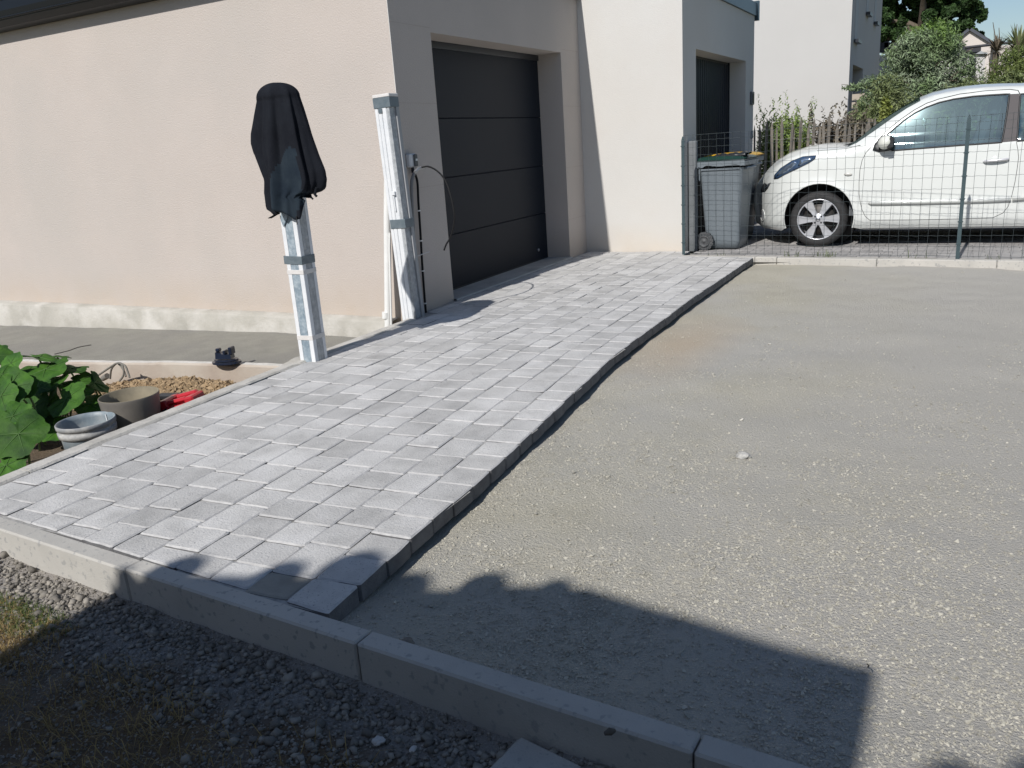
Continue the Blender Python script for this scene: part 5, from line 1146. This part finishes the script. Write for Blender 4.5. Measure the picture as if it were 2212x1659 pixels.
# body: both sides plus the skin between them
cap = []; NS = 17; n_o = len(top_out)
def bulge(i):
    return pw([0, 4, 9, 12, 16, 18, 21, 27, 32, n_o-1], [.02, .10, .10, .075, .03, .07, .055, .045, .06, .05], i)
BV = []; BT = []; GT = []
nrm = []
for i in range(n_o):
    a = np.array(top_out[max(0, i-1)]); b = np.array(top_out[min(n_o-1, i+1)]); t = (b-a)/np.linalg.norm(b-a); nrm.append((-t[1], t[0]))
for i, (x, z) in enumerate(top_out):
    hw = YC-ysurf(x, z)
    for k in range(NS):
        s = -1+2*k/(NS-1); s2 = math.copysign(abs(s)**.85, s); f = (1-abs(s2)**2.4)*bulge(i); BV.append((x+nrm[i][0]*f, YC+hw*s2, z+nrm[i][1]*f))
i_ws = (len(A_nose)-1, len(A_nose)+len(A_pil)-1)
for i in range(n_o-1):
    for k in range(NS-1):
        q = (i*NS+k, i*NS+k+1, (i+1)*NS+k+1, (i+1)*NS+k); (GT if i_ws[0] <= i < i_ws[1] else BT).append(q)
bm_ = MB(); bm_.add(BV, [q for q in BT], True)
for side in (-1, 1):
    idx = sorted({i for t in G['body'] for i in t}); rm = {a: b for b, a in enumerate(idx)}
    bm_.add([(sv[i][0], sy[i] if side < 0 else 2*YC-sy[i], sv[i][1]) for i in idx], [tuple(rm[i] for i in t) for t in G['body']], True)
import bmesh
bo_ = part(bm_, 'body', PAINT, car, recalc=False); b_ = bmesh.new(); b_.from_mesh(bo_.data); bmesh.ops.remove_doubles(b_, verts=b_.verts, dist=.0008); bmesh.ops.delete(b_, geom=[v for v in b_.verts if not v.link_faces], context='VERTS'); bmesh.ops.recalc_face_normals(b_, faces=b_.faces); b_.to_mesh(bo_.data); b_.free()
gi = sorted({i for q in GT for i in q}); gm = {a: b for b, a in enumerate(gi)}
ws = part(MB().add([BV[i] for i in gi], [tuple(gm[i] for i in q) for q in GT], True), 'windscreen', GLW, car, recalc=True)
def along(pts, side, off=0.0): return [(x, side_y(x, z, side, off), z) for x, z in pts]
def dense(L_, closed=False, st_=.03):
    out = []; L2 = L_+[L_[0]] if closed else L_
    for a, b in zip(L2[:-1], L2[1:]):
        n = max(1, int(math.hypot(a[0]-b[0], a[1]-b[1])/st_)); out += [(a[0]+(b[0]-a[0])*i/n, a[1]+(b[1]-a[1])*i/n) for i in range(n)]
    return out+[L2[-1]]
def panel(poly, name, M, side, off=.003, step=.02, parent=None, th=.004):
    V, T = tri(poly, [], step=step); V2 = [(x, side_y(x, z, side, off), z) for x, z in V]; T2 = [t for t in T if inpoly((sum(V[i][0] for i in t)/3, sum(V[i][1] for i in t)/3), poly)]
    o = MB().add(V2, T2, True).build(name, M, None); o.data.transform(Matrix.Translation(-ROOTS[car.name])); o.parent = parent or car
    if th: m_ = o.modifiers.new('t', 'SOLIDIFY'); m_.thickness = th; m_.offset = 0
    return o
strip = cps([(975, 1006), (1100, 1001), (1500, 990), (1900, 980), (2108, 972), (2108, 1008), (1900, 1017), (1500, 1028), (1100, 1036), (985, 1036), (962, 1022)])
strip2 = [cpt(2118, 972), (4.55, .475), (4.58, .46), (4.55, .44), cpt(2118, 1008)]
hl = cps([(210, 830), (213, 800), (262, 745), (350, 688), (440, 652), (545, 643), (535, 670), (490, 700), (400, 745), (300, 792), (240, 826)])
hl_in = cps([(228, 812), (240, 785), (290, 735), (370, 692), (400, 700), (345, 750), (290, 785)]); hl_in2 = cps([(420, 680), (470, 657), (525, 652), (500, 680), (440, 712), (400, 728)])
grl = cps([(127, 862), (185, 860), (160, 905), (135, 935), (108, 938), (97, 925), (108, 890)]); grl_l = cps([(150, 885), (172, 872), (150, 905), (120, 925), (128, 905)])
fog = cps([(118+16*math.cos(a), 1122+44*math.sin(a)) for a in np.linspace(0, 6.28, 15)[:-1]]); mk = cps([(803+33*math.cos(a), 792+13*math.sin(a)) for a in np.linspace(0, 6.28, 15)[:-1]])
for side in (-1, 1):
    dr = side_part('front_door', 'front_door', PAINT, side); side_part('pillar_sash', 'pillar_sash', SASH, side, dr)
    rd = car
    fw_ = side_part('front_window', 'front_window', GLS, side, dr); side_part('rear_window', 'quarter_window', GLS, side, rd)
    for o in (fw_,): pass
    def sub(mb, name, M, par):
        o = mb.build(name, M, None); o.data.transform(Matrix.Translation(-ROOTS[car.name])); o.parent = par; return o
    sub(MB().tube(along(dense(win, True), side), .0085, 6), 'window_seal', TRIM, dr); sub(MB().tube(along(dense(win2, True), side), .0085, 6), 'window_seal', TRIM, rd)
    sub(MB().tube(along(dense(front_gap+bot_gap+rear_gap), side, -.001), .0030, 5).tube(along(dense(top_gap), side, -.001), .0042, 5), 'door_seal', SEAM, dr)
    panel(strip, 'side_moulding', PAINT, side, .010, .05, dr, .018); panel(strip2, 'side_moulding', PAINT, side, .010, .05, rd, .018)
    h = panel(hl, 'headlight', mat('headlight_lens', (.03, .06, .12), rough=.04, spec=.8), side, .006, .03)
    panel(hl_in, 'reflector', mat('reflector', (.30, .38, .50), rough=.15, metal=.8), side, .010, .03, h, .002); panel(hl_in2, 'reflector', mat('reflector', (0, 0, 0)), side, .010, .03, h, .002)
    part(MB().tube(along(dense(hl, True), side, .004), .004, 5), 'headlight_rim', TRIM, car)
    gq = panel(grl, 'grille', TRIM, side, .004, .03); panel(grl_l, 'grille_bar', CHROME, side, .008, .03, gq, .002)
    fg = panel(fog, 'fog_light', mat('fog_lens', (.35, .36, .37), rough=.2), side, .003, .02); part(MB().tube(along(dense(fog, True, .01), side, .002), .006, 5), 'fog_light_rim', PAINT, car)
    ind = panel(mk, 'side_indicator', mat('clear_lens', (.55, .55, .52), rough=.15), side, .007, .02)
    # wheel arch lip, hood seam
    af = [p for p in arch(WF, ra-.003)if p[1] > .165]; part(MB().tube(along(dense(af), side, .002), .009, 6), 'arch_lip', PAINT, car); part(MB().tube(along(dense([p for p in arch(WR, ra-.003) if p[1] > .165]), side, .002), .009, 6), 'arch_lip', PAINT, car)
    part(MB().tube(along(dense(cps([(548, 606), (640, 600), (780, 588), (900, 560)])), side, 0), .0028, 5), 'bonnet_seam', SEAM, car)
    # door handle
    sg = side; x0, z0 = cpt(1885, 690); x1, z1 = cpt(2092, 670); yh = side_y((x0+x1)/2, z0, side, 0); hb = MB()
    hp = [(x0+(x1-x0)*t, yh+sg*(.012+.022*math.sin(math.pi*min(1, max(0, t)))**.6), z0+(z1-z0)*t+.0) for t in np.linspace(0, 1, 12)]
    hb.tube(hp, [.006]+[.0135]*10+[.008], 10); ho = sub(hb, 'door_handle', mat('silver_handle', (.60, .60, .62), rough=.3, metal=.4), dr)
    sub(MB().lathe([(0, 0), (.026, 0), (.030, -sg*.004)], ((x0+x1)/2-.01, yh+sg*.0015, z0+.016), 20, 'y'), 'handle_recess', PAINT, dr)
    sub(MB().lathe([(0, sg*.028), (.007, sg*.028), (.008, sg*.02)], (x1-.018, yh, z1-.001), 12, 'y'), 'key_lock', TRIM, dr)
    # mirror
    mx, mz = cpt(1096, 535); ym = side_y(mx, mz, side, 0); mb_ = MB(); V = []; Q = []
    for i in range(13):
        th = math.pi*i/12
        for k in range(20):
            ph = 2*math.pi*k/20; V.append((mx+.012+.066*math.sin(th)*math.cos(ph)-.012*math.cos(th), ym+sg*(.105-.075*math.cos(th)*1.0), mz+.068*math.sin(th)*math.sin(ph)+.006*math.cos(ph)))
    Q = [(i*20+k, i*20+(k+1) % 20, (i+1)*20+(k+1) % 20, (i+1)*20+k) for i in range(12) for k in range(20)]
    mir = part(mb_.add(V, Q, True), 'wing_mirror', mat('mirror_shell', (.66, .67, .62), rough=.3), car)
    sub(MB().prism([(mx+.035, ym+sg*.035, mz-.055), (mx+.085, ym+sg*.035, mz-.050), (mx+.092, ym+sg*.035, mz+.03), (mx+.060, ym+sg*.035, mz+.062)], (0, sg*.13, 0)), 'mirror_housing', TRIM, mir)
    bp2 = cps([(1000, 600), (1012, 555), (1060, 500), (1100, 475), (1130, 560), (1150, 600), (1050, 615)]); b2 = panel(bp2, 'mirror_base', TRIM, side, .006, .03, mir, .01)
    sub(MB().tube([(mx-.05, ym+sg*.0, mz-.075), (mx+.01, ym+sg*.09, mz-.062), (mx+.07, ym+sg*.10, mz-.055)], [.022, .017, .012], 10), 'mirror_arm', TRIM, mir)
    # wheels
    for cxz in (WF, WR):
        yo = YN+.012 if side < 0 else 2*YC-YN-.012; cx, cz_ = cxz; s = side
        W = MB(); prof = [(.200, .00), (.214, s*.006), (.222, s*.010), (.245, s*.012), (.268, s*.006), (.283, -s*.008), (.292, -s*.022), (RW, -s*.05), (RW, -s*.13), (.288, -s*.165), (.262, -s*.185), (.21, -s*.185), (.20, -s*.17), (.195, -s*.02), (.200, 0)]
        wh = empty('wheel', (0, 0, 0)); wh.parent = car; wh.location = Vector((cx, yo, cz_))-ROOTS[car.name]; ROOTS[wh.name] = Vector((cx, yo, cz_))
        part(W.lathe(prof, (cx, yo, cz_), 64, 'y'), 'tyre', RUBBER, wh)
        rm_ = MB().lathe([(.214, s*.005), (.216, s*.010), (.209, s*.011), (.203, s*.004), (.199, -s*.015), (.196, -s*.12), (.12, -s*.135)], (cx, yo, cz_), 56, 'y')
        R6 = lambda a, rr, w_, d: (cx+rr*math.cos(a)-w_*math.sin(a), yo+s*d, cz_+rr*math.sin(a)+w_*math.cos(a))
        for k in range(6):
            a = math.radians(60*k+2); P6 = [(.045, .024, .004), (.10, .029, .0), (.16, .042, .002), (.206, .050, .006)]; V = []
            for rr, w2, d in P6: V += [R6(a, rr, -w2, d-.004), R6(a, rr, -w2*.86, d+.004), R6(a, rr, 0, d+.002), R6(a, rr, w2*.86, d+.004), R6(a, rr, w2, d-.004), R6(a, rr, w2*.8, d-.03), R6(a, rr, -w2*.8, d-.03)]
            rm_.add(V, [(7*i+k2, 7*i+(k2+1) % 7, 7*i+7+(k2+1) % 7, 7*i+7+k2) for i in range(3) for k2 in range(7)], False)
        rm_.lathe([(0, s*.008), (.055, s*.008), (.066, s*.0), (.066, -s*.05)], (cx, yo, cz_), 32, 'y')
        part(rm_, 'rim', ALLOY, wh)
        part(MB().lathe([(0, -s*.05), (.16, -s*.05), (.165, -s*.06), (.165, -s*.12)], (cx, yo, cz_), 40, 'y'), 'brake_disc', mat('brake_dark', (.03, .03, .032), (.05, .045, .04), 20, .5, metal=.5), wh)
        cp_ = part(MB().lathe([(0, s*.013), (.024, s*.013), (.028, s*.0085)], (cx, yo, cz_), 24, 'y'), 'centre_cap', ALLOY, wh)
        part(MB().tube([(cx+.019*math.cos(t), yo+s*.0142, cz_+.019*math.sin(t)) for t in np.linspace(0, 6.283, 25)], .0022, 5).box(cx-.022, cx+.022, yo+s*.0135-.001, yo+s*.0135+.0015, cz_-.004, cz_+.004), 'round_badge', TRIM, wh)
        lgn = MB()
        for k in range(4): a = math.radians(45+90*k); lgn.lathe([(0, s*.0125), (.008, s*.0125), (.010, s*.0085)], (cx+.045*math.cos(a), yo, cz_+.045*math.sin(a)), 10, 'y')
        part(lgn, 'wheel_nuts', TRIM, wh)
    for cxz in (WF, WR):
        y0 = YN+.022; pts = []
        lin = MB(); V = []; Q = []; n = 24
        for k in range(n+1):
            a = math.radians(-14+208*k/n)
            for y in (y0, YN+.36): V.append((cxz[0]+(ra-.002)*math.cos(a), y if side < 0 else 2*YC-y, cxz[1]+.015+(ra-.002)*math.sin(a)))
        Q = [(2*k, 2*k+1, 2*k+3, 2*k+2) for k in range(n)]; lin.add(V, Q, True); ys_ = YN+.36 if side < 0 else 2*YC-YN-.36
        lin.lathe([(0, 0), (ra, 0)], (cxz[0], ys_, cxz[1]), 24, 'y'); part(lin, 'wheel_liner', TRIM, car)
part(MB().box(1.98, 5.4, YN+.37, 2*YC-YN-.37, .15, .42), 'underbody', TRIM, car); part(MB().box(2.88, 4.56, YN+.06, 2*YC-YN-.06, .165, .30), 'floor_pan', TRIM, car)
part(MB().box(2.10, 2.14, YN+.20, 2*YC-YN-.20, .18, .62), 'radiator_panel', TRIM, car)
INT = mat('car_interior', (.10, .11, .12), (.14, .15, .16), 9, .8)
part(MB().box(2.80, 5.3, YN+.09, 2*YC-YN-.09, .302, .62), 'cabin_floor', INT, car)
part(MB().bbox(2.66, 3.02, YN+.10, 2*YC-YN-.10, .60, .955, .03), 'dashboard', INT, car)
for yy in (4.42, 5.18):
    part(MB().bbox(3.30, 3.80, yy-.24, yy+.24, .60, .74, .04).bbox(-.06, .06, -.22, .22, 0, .56, .04, Matrix.Translation((3.86, yy, .66)) @ Matrix.Rotation(.30, 4, 'Y')).bbox(-.045, .045, -.12, .12, 0, .17, .03, Matrix.Translation((4.05, yy, 1.215)) @ Matrix.Rotation(.2, 4, 'Y')), 'front_seat', INT, car)
part(MB().bbox(4.45, 4.95, 4.25, 5.35, .60, .75, .04).bbox(4.98, 5.10, 4.25, 5.35, .62, 1.16, .04), 'rear_seat', INT, car)
part(MB().tube([(3.22+.07*math.cos(t)*.35, 4.42+.18*math.sin(t), .92+.17*math.cos(t)) for t in np.linspace(0, 6.283, 25)], .012, 8), 'steering_wheel', TRIM, car)
# foil sunshade behind the windscreen, following its slope
fs = []; nx, ny = 60, 34; V = []; Q = []
p0, p1 = np.array(cpt(870, 541)), np.array(cpt(1380, 205)); dv = p1-p0; L0 = np.linalg.norm(dv); dv /= L0; nv_ = np.array((dv[1], -dv[0]))
for i in range(nx+1):
    for j in range(ny+1):
        t = .0+.80*i/nx; s = j/ny; y = 4.14+1.32*s; bulg = .03*(1-(2*s-1)**2); c = noise.noise(Vector((t*30, s*26, 1)))*.014+noise.noise(Vector((t*70, s*60, 4)))*.008
        o2 = nv_*(.05+.30*s-bulg+c*1.3); q = p0+dv*L0*t+o2; V.append((q[0]+.03*noise.noise(Vector((t*3, s*3, 9)))+.0*s, y, q[1]))
for i in range(nx):
    for j in range(ny): q = i*(ny+1)+j; Q.append((q, q+1, q+ny+2, q+ny+1))
tag(MB().add(V, Q, False).build('foil_sunshade', mat('crumpled_foil', (.85, .87, .88), rough=.28, metal=.75)), 'crumpled silver foil sunshade behind the windscreen of the white car', 'sunshade')
part(MB().box(2.60, 2.78, 4.25, 5.35, .955, .985), 'scuttle', TRIM, car)
for yy in (4.3, 4.95): part(MB().tube([cpt(690, 582)[:1]+(yy, 1.0), (cpt(790, 566)[0], yy-.02, 1.03), (cpt(880, 525)[0]+.05, yy+.15, 1.075)], .007, 6), 'wiper', TRIM, car)
bpy.context.view_layer.update()
